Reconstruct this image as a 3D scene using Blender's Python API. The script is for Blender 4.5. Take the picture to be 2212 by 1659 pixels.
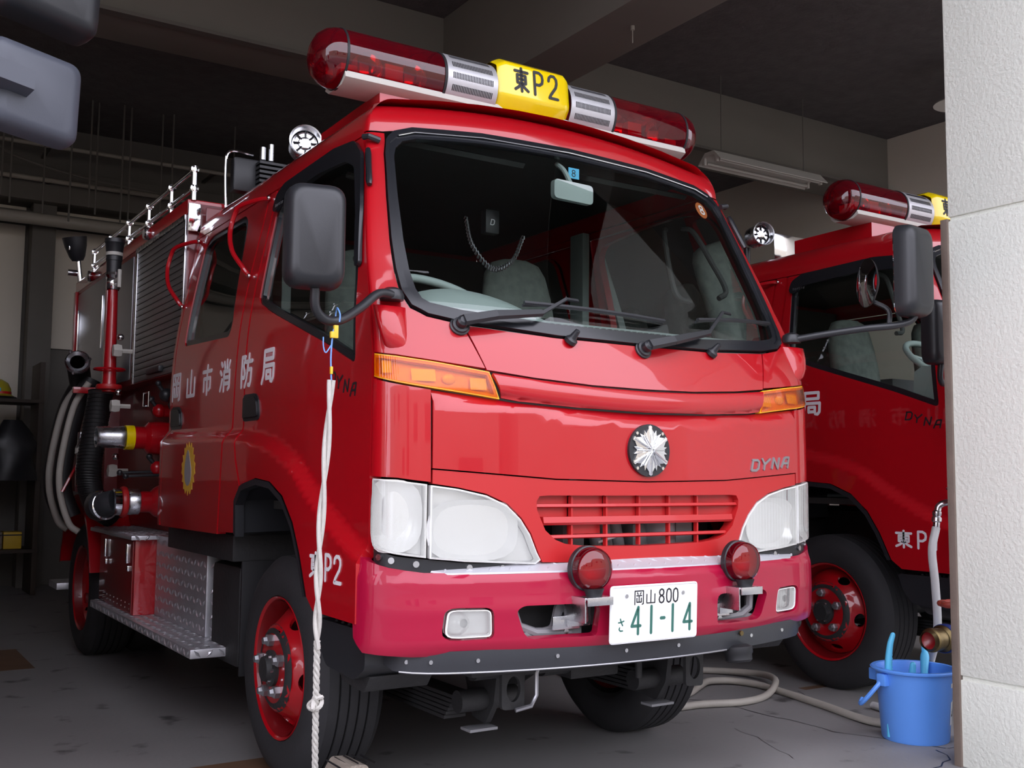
import bpy, bmesh, math, random
import numpy as np
from mathutils import Vector, Matrix
from mathutils.geometry import tessellate_polygon
random.seed(4)
PI = math.pi
for o in list(bpy.data.objects): bpy.data.objects.remove(o)
scene = bpy.context.scene
COL = scene.collection

# ------------------------------------------------------------------ camera, sky, exposure
YAW, PITCH, ROLL = math.radians(32.63), math.radians(4.933), math.radians(.502)
cam = bpy.data.cameras.new('camera'); cam.sensor_width = 36; cam.lens = 36*2284.6/2212
cam.clip_start = .05; cam.clip_end = 300
camo = bpy.data.objects.new('camera', cam); COL.objects.link(camo)
fw = Vector((math.sin(YAW)*math.cos(PITCH), math.cos(YAW)*math.cos(PITCH), math.sin(PITCH)))
rt = Vector((math.cos(YAW), -math.sin(YAW), 0)); up = rt.cross(fw)
r2 = rt*math.cos(ROLL)+up*math.sin(ROLL); u2 = up*math.cos(ROLL)-rt*math.sin(ROLL)
camo.matrix_world = Matrix(((r2.x, u2.x, -fw.x, -2.104), (r2.y, u2.y, -fw.y, -2.900), (r2.z, u2.z, -fw.z, 1.029), (0, 0, 0, 1)))
scene.camera = camo
world = bpy.data.worlds.new('sky'); scene.world = world; world.use_nodes = True
bg = world.node_tree.nodes['Background']
bg.inputs[0].default_value = (.85, .85, .98, 1); bg.inputs[1].default_value = 4.4
sun = bpy.data.lights.new('sun', 'SUN'); sun.energy = 9; sun.angle = .009; sun.color = (1, .95, .87)
suno = bpy.data.objects.new('sun', sun); COL.objects.link(suno)
suno.rotation_euler = Vector((.25, -.62, -.75)).to_track_quat('-Z', 'Y').to_euler()      # sun stands behind the station
vs = scene.view_settings
vs.view_transform = 'Standard'; vs.look = 'None'; vs.gamma = 1; vs.use_curve_mapping = False
vs.exposure = 0.

# ------------------------------------------------------------------ helpers
def hermite(tab):
    xs = [t[0] for t in tab]; ys = [t[1] for t in tab]; n = len(xs)
    d = [(ys[i+1]-ys[i])/(xs[i+1]-xs[i]) for i in range(n-1)]
    m = [d[0]]+[0 if d[i-1]*d[i] <= 0 else 2*d[i-1]*d[i]/(d[i-1]+d[i]) for i in range(1, n-1)]+[d[-1]]
    def g(x):
        if x <= xs[0]: return ys[0]
        if x >= xs[-1]: return ys[-1]
        i = 0
        while x > xs[i+1]: i += 1
        h = xs[i+1]-xs[i]; t = (x-xs[i])/h
        return ((2*t**3-3*t*t+1)*ys[i]+(t**3-2*t*t+t)*h*m[i]+(-2*t**3+3*t*t)*ys[i+1]+(t**3-t*t)*h*m[i+1])
    return g
def sstep(t):
    t = max(0., min(1., t)); return t*t*(3-2*t)
def catmull(pts, n=6, closed=False):
    P = [Vector(p) for p in pts]; out = []; N = len(P)
    for i in range(N if closed else N-1):
        a = P[(i-1) % N] if closed or i > 0 else P[0]*2-P[1]
        b = P[i]; c = P[(i+1) % N]
        d = P[(i+2) % N] if closed or i+2 < N else c*2-b
        for k in range(n):
            t = k/n
            out.append(.5*((2*b)+(c-a)*t+(2*a-5*b+4*c-d)*t*t+(3*b-a-3*c+d)*t**3))
    if not closed: out.append(P[-1])
    return out
def rnd(poly, r=.02, n=4):
    out = []; N = len(poly)
    for i in range(N):
        p = Vector((*poly[i][:2], 0)); rr = poly[i][2] if len(poly[i]) > 2 else r
        a = Vector((*poly[i-1][:2], 0)); b = Vector((*poly[(i+1) % N][:2], 0))
        da = (a-p); db = (b-p); k = min(rr, da.length*.48, db.length*.48)
        if k < 1e-4: out.append((p.x, p.y)); continue
        s = p+da.normalized()*k; e = p+db.normalized()*k
        for j in range(n+1):
            t = j/n; q = s*(1-t)**2+p*2*t*(1-t)+e*t*t; out.append((q.x, q.y))
    return out
def area(poly): return .5*sum(poly[i-1][0]*poly[i][1]-poly[i][0]*poly[i-1][1] for i in range(len(poly)))
def offs(poly, d):
    s = 1 if area(poly) > 0 else -1; N = len(poly); out = []
    for i in range(N):
        a, p, b = Vector(poly[i-1][:2]), Vector(poly[i][:2]), Vector(poly[(i+1) % N][:2])
        e1 = (p-a).normalized(); e2 = (b-p).normalized()
        n1 = Vector((e1.y, -e1.x))*s; n2 = Vector((e2.y, -e2.x))*s
        n = n1+n2
        if n.length < 1e-6: n = n1
        n = n.normalized(); c = max(.4, n.dot(n1)); q = p+n*(d/c); out.append((q.x, q.y))
    return out
def mir(poly): return [(-p[0], *p[1:]) for p in reversed(poly)]
def both(half):            # half outline from centre bottom.. given for x>=0, ordered; closes over x=0
    return list(half)+[(-p[0], *p[1:]) for p in reversed(half) if abs(p[0]) > 1e-6]

MATS = {}
def link(name, me, mat, parent=None):
    o = bpy.data.objects.new(name, me); COL.objects.link(o)
    if mat is not None: me.materials.append(mat)
    if parent is not None: o.parent = parent
    return o
class MB:
    def __init__(s): s.v = []; s.f = []
    def add(s, vs, fs):
        k = len(s.v); s.v += [tuple(v) for v in vs]; s.f += [tuple(i+k for i in f) for f in fs]; return s
    def box(s, x0, x1, y0, y1, z0, z1, b=0., m=None):
        if b <= 0:
            vs = [(x, y, z) for z in (z0, z1) for y in (y0, y1) for x in (x0, x1)]
            fs = [(0, 2, 3, 1), (4, 5, 7, 6), (0, 1, 5, 4), (2, 6, 7, 3), (0, 4, 6, 2), (1, 3, 7, 5)]
        else:
            bm = bmesh.new(); bmesh.ops.create_cube(bm, size=1)
            for v in bm.verts: v.co = Vector(((x0+x1)/2+v.co.x*(x1-x0), (y0+y1)/2+v.co.y*(y1-y0), (z0+z1)/2+v.co.z*(z1-z0)))
            bmesh.ops.bevel(bm, geom=bm.edges[:], offset=b, segments=2, affect='EDGES', profile=.6)
            bm.verts.index_update(); vs = [v.co.copy() for v in bm.verts]; fs = [[v.index for v in f.verts] for f in bm.faces]; bm.free()
        if m is not None: vs = [m @ Vector(v) for v in vs]
        return s.add(vs, fs)
    def lathe(s, prof, o, d, n=32, cap=False):
        o = Vector(o); d = Vector(d).normalized()
        a = d.cross(Vector((0, 0, 1)) if abs(d.z) < .9 else Vector((1, 0, 0))).normalized(); b = d.cross(a)
        vs = []; fs = []; m = len(prof)
        for k in range(n):
            t = 2*PI*k/n; e = a*math.cos(t)+b*math.sin(t)
            vs += [o+e*r+d*h for r, h in prof]
        for k in range(n):
            for j in range(m-1):
                p = k*m+j; q = ((k+1) % n)*m+j; fs.append((p, q, q+1, p+1))
        if cap:
            fs.append(tuple(k*m for k in range(n))); fs.append(tuple(k*m+m-1 for k in reversed(range(n))))
        return s.add(vs, fs)
    def cyl(s, a, b, r, n=20, r2=None):
        a = Vector(a); b = Vector(b); L = (b-a).length; r2 = r if r2 is None else r2
        return s.lathe([(0, 0), (r, 0), (r2, L), (0, L)], a, b-a, n)
    def tube(s, pts, r, n=10, closed=False):
        P = [Vector(p) for p in pts]; N = len(P); rr = r if hasattr(r, '__len__') else [r]*N
        t0 = (P[1]-P[0]).normalized(); a = t0.cross(Vector((0, 0, 1)) if abs(t0.z) < .9 else Vector((1, 0, 0))).normalized()
        vs = []; fs = []
        for i in range(N):
            t = ((P[(i+1) % N]-P[i-1]) if closed or 0 < i < N-1 else (P[1]-P[0] if i == 0 else P[-1]-P[-2])).normalized()
            a = (a-t*a.dot(t)).normalized(); b = t.cross(a)
            vs += [P[i]+(a*math.cos(2*PI*k/n)+b*math.sin(2*PI*k/n))*rr[i] for k in range(n)]
        for i in range(N if closed else N-1):
            for k in range(n):
                p = i*n+k; q = i*n+(k+1) % n; j = ((i+1) % N)*n
                fs.append((p, q, j+(k+1) % n, j+k))
        if not closed:
            fs.append(tuple(reversed(range(n)))); fs.append(tuple((N-1)*n+k for k in range(n)))
        return s.add(vs, fs)
    def prism(s, poly, fa, fb):     # polygon in 2d between two maps
        n = len(poly); vs = [fa(*p[:2]) for p in poly]+[fb(*p[:2]) for p in poly]
        fs = [tuple(range(n)), tuple(reversed(range(n, 2*n)))]+[(i, n+i, n+(i+1) % n, (i+1) % n) for i in range(n)]
        return s.add(vs, fs)
    def sphere(s, c, r, n=16, sc=(1, 1, 1)):
        m = n//2; vs = []; fs = []
        for j in range(m+1):
            p = PI*j/m
            for k in range(n):
                t = 2*PI*k/n; vs.append((c[0]+r*sc[0]*math.sin(p)*math.cos(t), c[1]+r*sc[1]*math.sin(p)*math.sin(t), c[2]+r*sc[2]*math.cos(p)))
        for j in range(m):
            for k in range(n): fs.append((j*n+k, (j+1)*n+k, (j+1)*n+(k+1) % n, j*n+(k+1) % n))
        return s.add(vs, fs)
    def obj(s, name, mat, parent=None, ang=38, flat=False):
        bm = bmesh.new(); vv = [bm.verts.new(v) for v in s.v]
        for f in s.f:
            try: bm.faces.new([vv[i] for i in f])
            except ValueError: pass
        bmesh.ops.remove_doubles(bm, verts=bm.verts[:], dist=1e-6)
        bmesh.ops.recalc_face_normals(bm, faces=bm.faces[:])
        me = bpy.data.meshes.new(name); bm.to_mesh(me); bm.free()
        if not flat:
            me.polygons.foreach_set('use_smooth', [True]*len(me.polygons)); me.set_sharp_from_angle(angle=math.radians(ang))
        return link(name, me, mat, parent)
def shifted(fn, d, out):
    def g(a, b):
        p = fn(a, b); n = (fn(a+1e-3, b)-fn(a-1e-3, b)).cross(fn(a, b+1e-3)-fn(a, b-1e-3)).normalized()
        if n.dot(out) < 0: n = -n
        return p+n*d
    return g
def panel(name, outline, fn, mat, parent, out, holes=(), thick=.012, step=.05, off=0., back=False):
    """curved sheet: 2d outline (with holes) gridded and laid on the surface fn(a,b), with returned edges"""
    out = Vector(out)
    rings = [[(p[0], p[1]) for p in outline]]+[[(p[0], p[1]) for p in h] for h in holes]
    flat = [p for r in rings for p in r]
    tris = tessellate_polygon([[Vector((p[0], p[1], 0)) for p in r] for r in rings])
    bm = bmesh.new(); vv = [bm.verts.new((p[0], p[1], 0)) for p in flat]
    for t in tris:
        try: bm.faces.new([vv[i] for i in t])
        except ValueError: pass
    for ax in (0, 1):
        lo = min(p[ax] for p in flat); hi = max(p[ax] for p in flat); k = max(1, int((hi-lo)/step))
        for i in range(1, k):
            c = lo+(hi-lo)*i/k; co = [0, 0, 0]; co[ax] = c; no = [0, 0, 0]; no[ax] = 1
            bmesh.ops.bisect_plane(bm, geom=bm.verts[:]+bm.edges[:]+bm.faces[:], plane_co=co, plane_no=no, dist=1e-5)
    bmesh.ops.remove_doubles(bm, verts=bm.verts[:], dist=1e-5)
    bm.verts.index_update()
    V = []; N = []
    for v in bm.verts:
        a, b = v.co.x, v.co.y; p = fn(a, b)
        n = (fn(a+1e-3, b)-fn(a-1e-3, b)).cross(fn(a, b+1e-3)-fn(a, b-1e-3)).normalized()
        if n.dot(out) < 0: n = -n
        V.append(p+n*off); N.append(n)
    F = []
    for f in bm.faces:
        ids = [v.index for v in f.verts]
        fnm = (V[ids[1]]-V[ids[0]]).cross(V[ids[2]]-V[ids[0]])
        if fnm.dot(N[ids[0]]) < 0: ids.reverse()
        F.append(ids)
    for e in bm.edges:
        if len(e.link_faces) == 1:
            i, j = e.verts[0].index, e.verts[1].index; c = e.link_faces[0].calc_center_median()
            cw = fn(c.x, c.y); k = len(V); a0, b0 = V[i], V[j]
            V += [a0, b0, b0-N[j]*thick, a0-N[i]*thick]
            wn = (b0-a0).cross(N[i]).normalized()
            if wn.dot((a0+b0)/2-cw) < 0: wn = -wn
            N += [wn]*4
            ids = [k, k+1, k+2, k+3]
            if (V[k+1]-V[k]).cross(V[k+2]-V[k]).dot(wn) < 0: ids.reverse()
            F.append(ids)
    if back:
        k = len(V); m = len(bm.verts); V += [V[i]-N[i]*thick for i in range(m)]; N += [-N[i] for i in range(m)]
        for f in list(F[:len(bm.faces)]): F.append([i+k for i in reversed(f)])
    bm.free()
    me = bpy.data.meshes.new(name); me.from_pydata([tuple(v) for v in V], [], F)
    me.polygons.foreach_set('use_smooth', [True]*len(me.polygons))
    me.normals_split_custom_set_from_vertices([tuple(n) for n in N])
    return link(name, me, mat, parent)
def tag(o, label=None, cat=None, group=None, kind=None):
    for k, v in (('label', label), ('category', cat), ('group', group), ('kind', kind)):
        if v: o[k] = v
    return o
def empty(name, loc=(0, 0, 0)):
    o = bpy.data.objects.new(name, None); COL.objects.link(o); o.location = loc; o.empty_display_size = .2; return o
def kids(o): return [c for c in bpy.data.objects if c.parent == o]

# stroke lettering (rounded gothic), unit boxes
GL = {
'岡': [[(.06, 0), (.06, .96), (.94, .96), (.94, .03), (.82, .0)], [(.32, .84), (.38, .72)], [(.68, .84), (.62, .72)], [(.24, .62), (.76, .62)], [(.5, .62), (.5, .16)], [(.27, .44), (.27, .16), (.73, .16), (.73, .44)]],
'山': [[(.5, .97), (.5, .06)], [(.08, .68), (.08, .06), (.92, .06), (.92, .68)]],
'市': [[(.5, 1), (.5, .82)], [(.04, .8), (.96, .8)], [(.5, .8), (.5, 0)], [(.16, .13), (.16, .55), (.84, .55), (.84, .2), (.72, .14)]],
'消': [[(.08, .95), (.2, .84)], [(.02, .66), (.15, .56)], [(.04, .03), (.13, .18), (.21, .38)], [(.65, 1), (.65, .68)], [(.38, .95), (.47, .76)], [(.93, .95), (.83, .76)], [(.39, 0), (.39, .64), (.92, .64), (.92, .09), (.79, .03)], [(.39, .43), (.92, .43)], [(.39, .23), (.92, .23)]],
'防': [[(.09, 0), (.09, .95), (.37, .95), (.26, .66), (.38, .42), (.33, .28), (.2, .29)], [(.7, 1), (.7, .8)], [(.45, .78), (1, .78)], [(.63, .78), (.6, .45), (.52, .18), (.4, 0)], [(.62, .52), (.93, .52), (.91, .14), (.83, .02), (.71, .04)]],
'局': [[(.18, .7), (.88, .7), (.88, .96), (.18, .96), (.18, .5), (.14, .2), (.02, 0)], [(.18, .5), (.95, .5), (.93, .12), (.84, .02), (.72, .04)], [(.38, .12), (.38, .33), (.7, .33), (.7, .13), (.38, .13)]],
'東': [[(.04, .86), (.96, .86)], [(.5, 1), (.5, 0)], [(.2, .7), (.8, .7), (.8, .36), (.2, .36), (.2, .7)], [(.2, .53), (.8, .53)], [(.48, .36), (.28, .17), (.04, .05)], [(.52, .36), (.72, .17), (.96, .05)]],
'さ': [[(.12, .72), (.5, .74), (.88, .82)], [(.38, 1), (.52, .72), (.72, .48)], [(.28, .32), (.22, .18), (.38, .06), (.72, .06)]],
'P': [[(.1, 0), (.1, 1), (.55, 1), (.82, .9), (.88, .73), (.82, .56), (.55, .45), (.1, .45)]],
'1': [[(.3, .82), (.55, 1), (.55, 0)]], 'I': [[(.5, 0), (.5, 1)]],
'2': [[(.08, .75), (.14, .9), (.35, 1), (.62, 1), (.83, .88), (.86, .7), (.75, .5), (.25, .15), (.1, 0), (.92, 0)]],
'4': [[(.72, 0), (.72, 1), (.06, .3), (.95, .3)]],
'8': [[(.5, 1), (.22, .93), (.12, .77), (.22, .6), (.5, .53), (.82, .43), (.92, .25), (.8, .07), (.5, 0), (.2, .07), (.08, .25), (.18, .43), (.5, .53), (.78, .6), (.88, .77), (.78, .93), (.5, 1)]],
'0': [[(.5, 1), (.2, .9), (.1, .65), (.1, .35), (.2, .1), (.5, 0), (.8, .1), (.9, .35), (.9, .65), (.8, .9), (.5, 1)]],
'-': [[(.2, .5), (.8, .5)]],
'D': [[(.08, 0), (.3, 1)], [(.25, 1), (.8, 1), (.97, .8), (.86, .2), (.6, 0), (.12, 0)]],
'Y': [[(.12, 1), (.38, .5), (1, 1)], [(.38, .5), (.3, 0)]],
'N': [[(.02, 0), (.25, 1), (.72, 0), (.95, 1)]],
'A': [[(.0, 0), (.42, .95), (.58, 1), (.95, 1), (.76, 0)], [(.25, .42), (.82, .42)]],
'T': [[(.05, 1), (.95, 1)], [(.5, 1), (.5, 0)]],
'O': [[(.5, 1), (.15, .85), (.08, .5), (.15, .15), (.5, 0), (.85, .15), (.92, .5), (.85, .85), (.5, 1)]],
}
def glyph(name, ch, fn, a0, a1, b0, b1, w, mat, parent, lift=.002, step=.04):
    """ch drawn as thin raised strokes between a0..a1, b0..b1 of fn (fn includes surface offset direction via lift arg)"""
    mb = MB(); sub = max(1, int(1))
    for st in GL[ch]:
        P = [Vector((a0+(a1-a0)*x, b0+(b1-b0)*y)) for x, y in st]
        for i in range(len(P)-1):
            d = (P[i+1]-P[i]);
            if d.length < 1e-6: continue
            k = max(1, int(d.length/step)); e = d.normalized(); n = Vector((-e.y, e.x))*w/2
            for j in range(k):
                p, q = P[i]+d*(j/k), P[i]+d*((j+1)/k)
                mb.prism([tuple(p-n), tuple(q-n), tuple(q+n), tuple(p+n)], lambda a, b: fn(a, b, 0), lambda a, b: fn(a, b, lift))
        for p in P:
            mb.prism([(p.x+w/2*math.cos(t*PI/5), p.y+w/2*math.sin(t*PI/5)) for t in range(10)], lambda a, b: fn(a, b, 0), lambda a, b: fn(a, b, lift*1.01))
    bm = None
    return mb.obj(name, mat, parent, flat=True)

# ------------------------------------------------------------------ materials
def mat(name, base, rough=.5, metal=0., coat=0., spec=.5, var=.12, scale=6., bump=0., bscale=120., emit=None, rvar=0., stretch=None):
    m = bpy.data.materials.new(name); m.use_nodes = True; nt = m.node_tree; b = nt.nodes['Principled BSDF']
    N = lambda t: nt.nodes.new(t)
    tc = N('ShaderNodeTexCoord'); src = tc.outputs['Object']
    if stretch:
        mp = N('ShaderNodeMapping'); mp.inputs['Scale'].default_value = stretch; nt.links.new(src, mp.inputs[0]); src = mp.outputs[0]
    nz = N('ShaderNodeTexNoise'); nz.inputs['Scale'].default_value = scale; nz.inputs['Detail'].default_value = 5
    nt.links.new(src, nz.inputs['Vector'])
    mx = N('ShaderNodeMix'); mx.data_type = 'RGBA'
    mx.inputs[6].default_value = (*[c*(1-var) for c in base], 1); mx.inputs[7].default_value = (*[min(1, c*(1+var)) for c in base], 1)
    nt.links.new(nz.outputs[0], mx.inputs[0]); nt.links.new(mx.outputs[2], b.inputs['Base Color'])
    b.inputs['Roughness'].default_value = rough; b.inputs['Metallic'].default_value = metal
    b.inputs['Coat Weight'].default_value = coat; b.inputs['Coat Roughness'].default_value = .03
    b.inputs['Specular IOR Level'].default_value = spec
    if rvar:
        mr = N('ShaderNodeMapRange'); mr.inputs[3].default_value = rough-rvar; mr.inputs[4].default_value = rough+rvar
        nt.links.new(nz.outputs[0], mr.inputs[0]); nt.links.new(mr.outputs[0], b.inputs['Roughness'])
    if bump:
        n2 = N('ShaderNodeTexNoise'); n2.inputs['Scale'].default_value = bscale; n2.inputs['Detail'].default_value = 6
        nt.links.new(src, n2.inputs['Vector']); bp = N('ShaderNodeBump'); bp.inputs['Strength'].default_value = bump; bp.inputs['Distance'].default_value = .01
        nt.links.new(n2.outputs[0], bp.inputs['Height']); nt.links.new(bp.outputs[0], b.inputs['Normal'])
    if emit: b.inputs['Emission Color'].default_value = (*emit[:3], 1); b.inputs['Emission Strength'].default_value = emit[3]
    MATS[name] = m; return m
def thin_glass(name, tint, rough=0., ior=1.45, ribs=0., milk=0., mcol=(.85, .86, .84)):
    m = bpy.data.materials.new(name); m.use_nodes = True; nt = m.node_tree; N = lambda t: nt.nodes.new(t)
    nt.nodes.remove(nt.nodes['Principled BSDF']); out = nt.nodes['Material Output']
    tr = N('ShaderNodeBsdfTransparent'); tr.inputs[0].default_value = (*tint, 1)
    gl = N('ShaderNodeBsdfGlossy'); gl.inputs['Roughness'].default_value = rough; gl.inputs[0].default_value = (1, 1, 1, 1)
    fr = N('ShaderNodeFresnel'); fr.inputs[0].default_value = ior
    mx = N('ShaderNodeMixShader'); nt.links.new(fr.outputs[0], mx.inputs[0]); nt.links.new(tr.outputs[0], mx.inputs[1]); nt.links.new(gl.outputs[0], mx.inputs[2])
    last = mx.outputs[0]
    nz = N('ShaderNodeTexNoise'); nz.inputs['Scale'].default_value = 3
    if milk:
        df = N('ShaderNodeBsdfDiffuse'); df.inputs[0].default_value = (*mcol, 1); df.name = 'milk'; m2 = N('ShaderNodeMixShader')
        mr = N('ShaderNodeMapRange'); mr.inputs[3].default_value = milk*.7; mr.inputs[4].default_value = milk*1.3
        nt.links.new(nz.outputs[0], mr.inputs[0]); nt.links.new(mr.outputs[0], m2.inputs[0]); nt.links.new(last, m2.inputs[1]); nt.links.new(df.outputs[0], m2.inputs[2]); last = m2.outputs[0]
    if ribs:
        tc = N('ShaderNodeTexCoord'); wv = N('ShaderNodeTexWave'); wv.inputs['Scale'].default_value = ribs; wv.bands_direction = 'X'
        nt.links.new(tc.outputs['Object'], wv.inputs[0]); bp = N('ShaderNodeBump'); bp.inputs['Strength'].default_value = .35; bp.inputs['Distance'].default_value = .003
        nt.links.new(wv.outputs[1], bp.inputs['Height']); nt.links.new(bp.outputs[0], gl.inputs['Normal']); nt.links.new(bp.outputs[0], fr.inputs['Normal'])
        if milk: nt.links.new(bp.outputs[0], nt.nodes['milk'].inputs['Normal'])
    nt.links.new(last, out.inputs[0]); MATS[name] = m; return m
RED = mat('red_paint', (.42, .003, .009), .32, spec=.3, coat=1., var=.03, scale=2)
RED_DARK = mat('shaded_red_paint', (.20, .004, .007), .4, coat=.4, var=.1)  # truck red darkened, putting the pump bay's dim light into the colour
CRIMSON = mat('crimson_bumper_paint', (.36, .003, .034), .36, spec=.25, coat=.65, var=.03, scale=2)
RED_SATIN = mat('red_satin_plastic', (.46, .012, .014), .42, coat=.15, var=.04)
BLACK = mat('black_plastic', (.018, .019, .022), .38, var=.15, bump=.03, bscale=400)
RUBBER = mat('black_rubber', (.012, .012, .014), .55, var=.2)
SEAL = mat('glossy_black_seal', (.012, .013, .016), .22, var=.1)
TYRE = mat('tyre_rubber', (.022, .022, .024), .75, var=.25, scale=14, bump=.1, bscale=90)
DARK = mat('dark_underbody', (.022, .022, .023), .6, var=.35, scale=9, bump=.2, bscale=50)
GREYP = mat('grey_frame_paint', (.22, .22, .23), .5, var=.2, bump=.08)
CHROME = mat('chrome', (.85, .86, .88), .08, 1., var=.02)
STEEL = mat('brushed_steel', (.62, .63, .65), .28, 1., var=.08, scale=30, rvar=.08)
ALU = mat('aluminium_tread_plate', (.60, .60, .63), .40, .75, var=.12, scale=12, rvar=.08, bump=.05)
SKIRT = mat('dark_metal_skirt', (.042, .044, .050), .36, .2, var=.18, scale=5, rvar=.06, bump=.03)
WHITE = mat('white_lettering', (.80, .78, .80), .5, var=.03)
PLATEW = mat('plate_white', (.86, .87, .88), .4, var=.02)
GREEN = mat('plate_green', (.03, .13, .10), .5, var=.05)
INK = mat('black_ink', (.012, .012, .015), .45, var=.1)
BADGE = mat('grey_badge', (.36, .36, .38), .3, .8, var=.05)
YELLOW = mat('yellow_acrylic', (.90, .66, .0), .22, coat=.8, var=.02)
AMBER = mat('amber_reflector', (.95, .42, .01), .3, var=.2, scale=40)
BRASS = mat('brass', (.20, .15, .07), .42, 1., var=.2)
TREADW = mat('bright_tread_plate', (.52, .52, .55), .42, .25, var=.06, scale=30)
SLEEVE = mat('satin_sleeve', (.58, .58, .60), .42, .55, var=.05, scale=40)
SHUT = mat('shutter_grey', (.20, .19, .185), .38, .6, var=.1)
GREENP = mat('green_paint', (.02, .16, .12), .4, coat=.3)
TRIM = mat('grey_green_trim', (.33, .385, .365), .6, var=.06, bump=.05, bscale=300)
TRIMD = mat('dark_trim', (.045, .047, .045), .75, var=.15)
SEATM = mat('mottled_seat_fabric', (.12, .135, .12), .85, var=.55, scale=22, bump=.15, bscale=200)
HOSE_B = mat('black_hose', (.014, .014, .015), .5, var=.2)
HOSE_W = mat('beige_hose', (.42, .39, .34), .55, var=.15, scale=14, bump=.05)
ROPE = mat('white_rope_fibre', (.52, .50, .46), .8, var=.15, scale=60, bump=.25, bscale=500)
WOOD = mat('weathered_wood', (.33, .28, .23), .8, var=.5, scale=9, bump=.7, bscale=25, stretch=(6, 1, 6))
BLUE = mat('blue_plastic', (.12, .33, .88), .38, coat=.1, var=.04)
CYAN = mat('light_blue_plastic', (.11, .52, .80), .45, var=.08)
PAPER = mat('paper_label', (.68, .70, .72), .6, var=.1, scale=40)
CREAM = mat('cream_stucco', (.77, .79, .71), .85, var=.05, scale=2.5, bump=.35, bscale=70)
BROWN = mat('brown_rusty_strip', (.17, .13, .105), .7, var=.3, scale=8, bump=.1)
CONC = mat('grey_beam_concrete', (.19, .175, .15), .8, var=.18, scale=1.3, bump=.08, bscale=12, stretch=(.5, 1, 2))
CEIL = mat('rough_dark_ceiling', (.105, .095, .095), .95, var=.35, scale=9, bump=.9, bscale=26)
WALLW = mat('pale_wall_panel', (.74, .68, .58), .85, var=.1, scale=1.5)
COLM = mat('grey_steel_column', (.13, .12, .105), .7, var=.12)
PIPE = mat('painted_pipe', (.36, .33, .28), .5, var=.1)
LAMPW = mat('white_lamp_enamel', (.55, .53, .48), .45, var=.05)
REDGLASS = thin_glass('red_lamp_glass', (.55, .003, .016), ior=1.65, milk=.09, mcol=(.60, .002, .03))
GLASS = thin_glass('window_glass', (.80, .86, .83), ior=1.42)
LENS = thin_glass('headlight_lens', (.95, .96, .94), rough=.05, ribs=20, milk=.22, ior=1.5)
AMBERG = thin_glass('amber_lens', (1, .62, .06), rough=.05, ribs=60, ior=1.5)
TUBEG = thin_glass('clear_hose_wall', (.9, .9, .92), rough=.2, ior=1.45, milk=.5)
REFL = mat('lamp_reflector', (.98, .98, .96), .2, .2, var=.03, scale=30)
MIRRORG = mat('mirror_glass', (.8, .82, .84), .02, 1., var=.01)
REDPLATE = mat('bright_red_reflector', (.75, .01, .02), .3, coat=.5)
WINDOWP = mat('outdoor_facade', (.20, .18, .155), .8, var=.25, scale=.6)
ASPH = mat('outdoor_paving', (.14, .14, .14), .9, var=.15, scale=2, bump=.2, bscale=60)
def floor_mat():
    m = mat('worn_concrete_floor', (.235, .225, .22), .62, var=.25, scale=1.6, rvar=.1, bump=.12, bscale=45); nt = m.node_tree; N = lambda t: nt.nodes.new(t)
    b = nt.nodes['Principled BSDF']; src = b.inputs['Base Color'].links[0].from_socket
    tc = N('ShaderNodeTexCoord'); nz = N('ShaderNodeTexNoise'); nz.inputs['Scale'].default_value = 5; nz.inputs['Detail'].default_value = 8
    sp = N('ShaderNodeMapRange'); sp.inputs[1].default_value = .62; sp.inputs[2].default_value = .72
    nt.links.new(tc.outputs['Object'], nz.inputs[0]); nt.links.new(nz.outputs[0], sp.inputs[0])
    mx = N('ShaderNodeMix'); mx.data_type = 'RGBA'; mx.inputs[7].default_value = (.06, .055, .055, 1)
    nt.links.new(sp.outputs[0], mx.inputs[0]); nt.links.new(src, mx.inputs[6]); nt.links.new(mx.outputs[2], b.inputs['Base Color'])
    return m
FLOOR = floor_mat()

# ------------------------------------------------------------------ the garage
def struct(name, mb, m, parent=None, **k):
    o = mb.obj(name, m, parent, **k); tag(o, kind='structure') if parent is None else None; return o
floor = struct('floor', MB().box(-7, 6.2, -2.0, 7.8, -.2, 0), FLOOR)
tag(struct('ground_outside', MB().box(-30, 30, -40, -2.0, -.2, -.005), ASPH), kind='structure')
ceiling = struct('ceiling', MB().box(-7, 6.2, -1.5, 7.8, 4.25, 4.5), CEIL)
struct('sun_block_storey', MB().box(-7.2, 6.4, -1.5, 8, 4.5, 8.2), CREAM)  # unseen storey, added to block the sun in front of the bays
struct('trim_1', MB().box(-7, 6.2, 3.47, 3.92, 3.74, 4.25, .008), CONC)            # cross beam
b1 = struct('trim_2', MB().box(1.37, 1.80, -1.5, 3.47, 3.57, 4.25, .012), CONC)     # beam over the bay divider
mb = MB().cyl((1.58, 1.62, 3.571), (1.58, 1.62, 3.545), .012, 10); mb.cyl((1.58, 1.62, 3.56), (1.58, 1.62, 3.47), .003, 6); mb.obj('hook', PIPE, b1)
struct('trim_3', MB().box(-7, 6.2, 3.40, 3.47, 3.715, 3.738), COLM)
struct('trim_4', MB().box(-7, 6.2, 7.25, 7.6, 3.45, 3.75, .01).box(-7, 6.2, 7.4, 7.6, 3.30, 3.38), COLM)
wb = struct('wall_back', MB().box(-7, 6.2, 7.62, 7.8, 0, 4.25), COLM)  # dark wall above the panels: the beam's shade put into the colour
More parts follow.
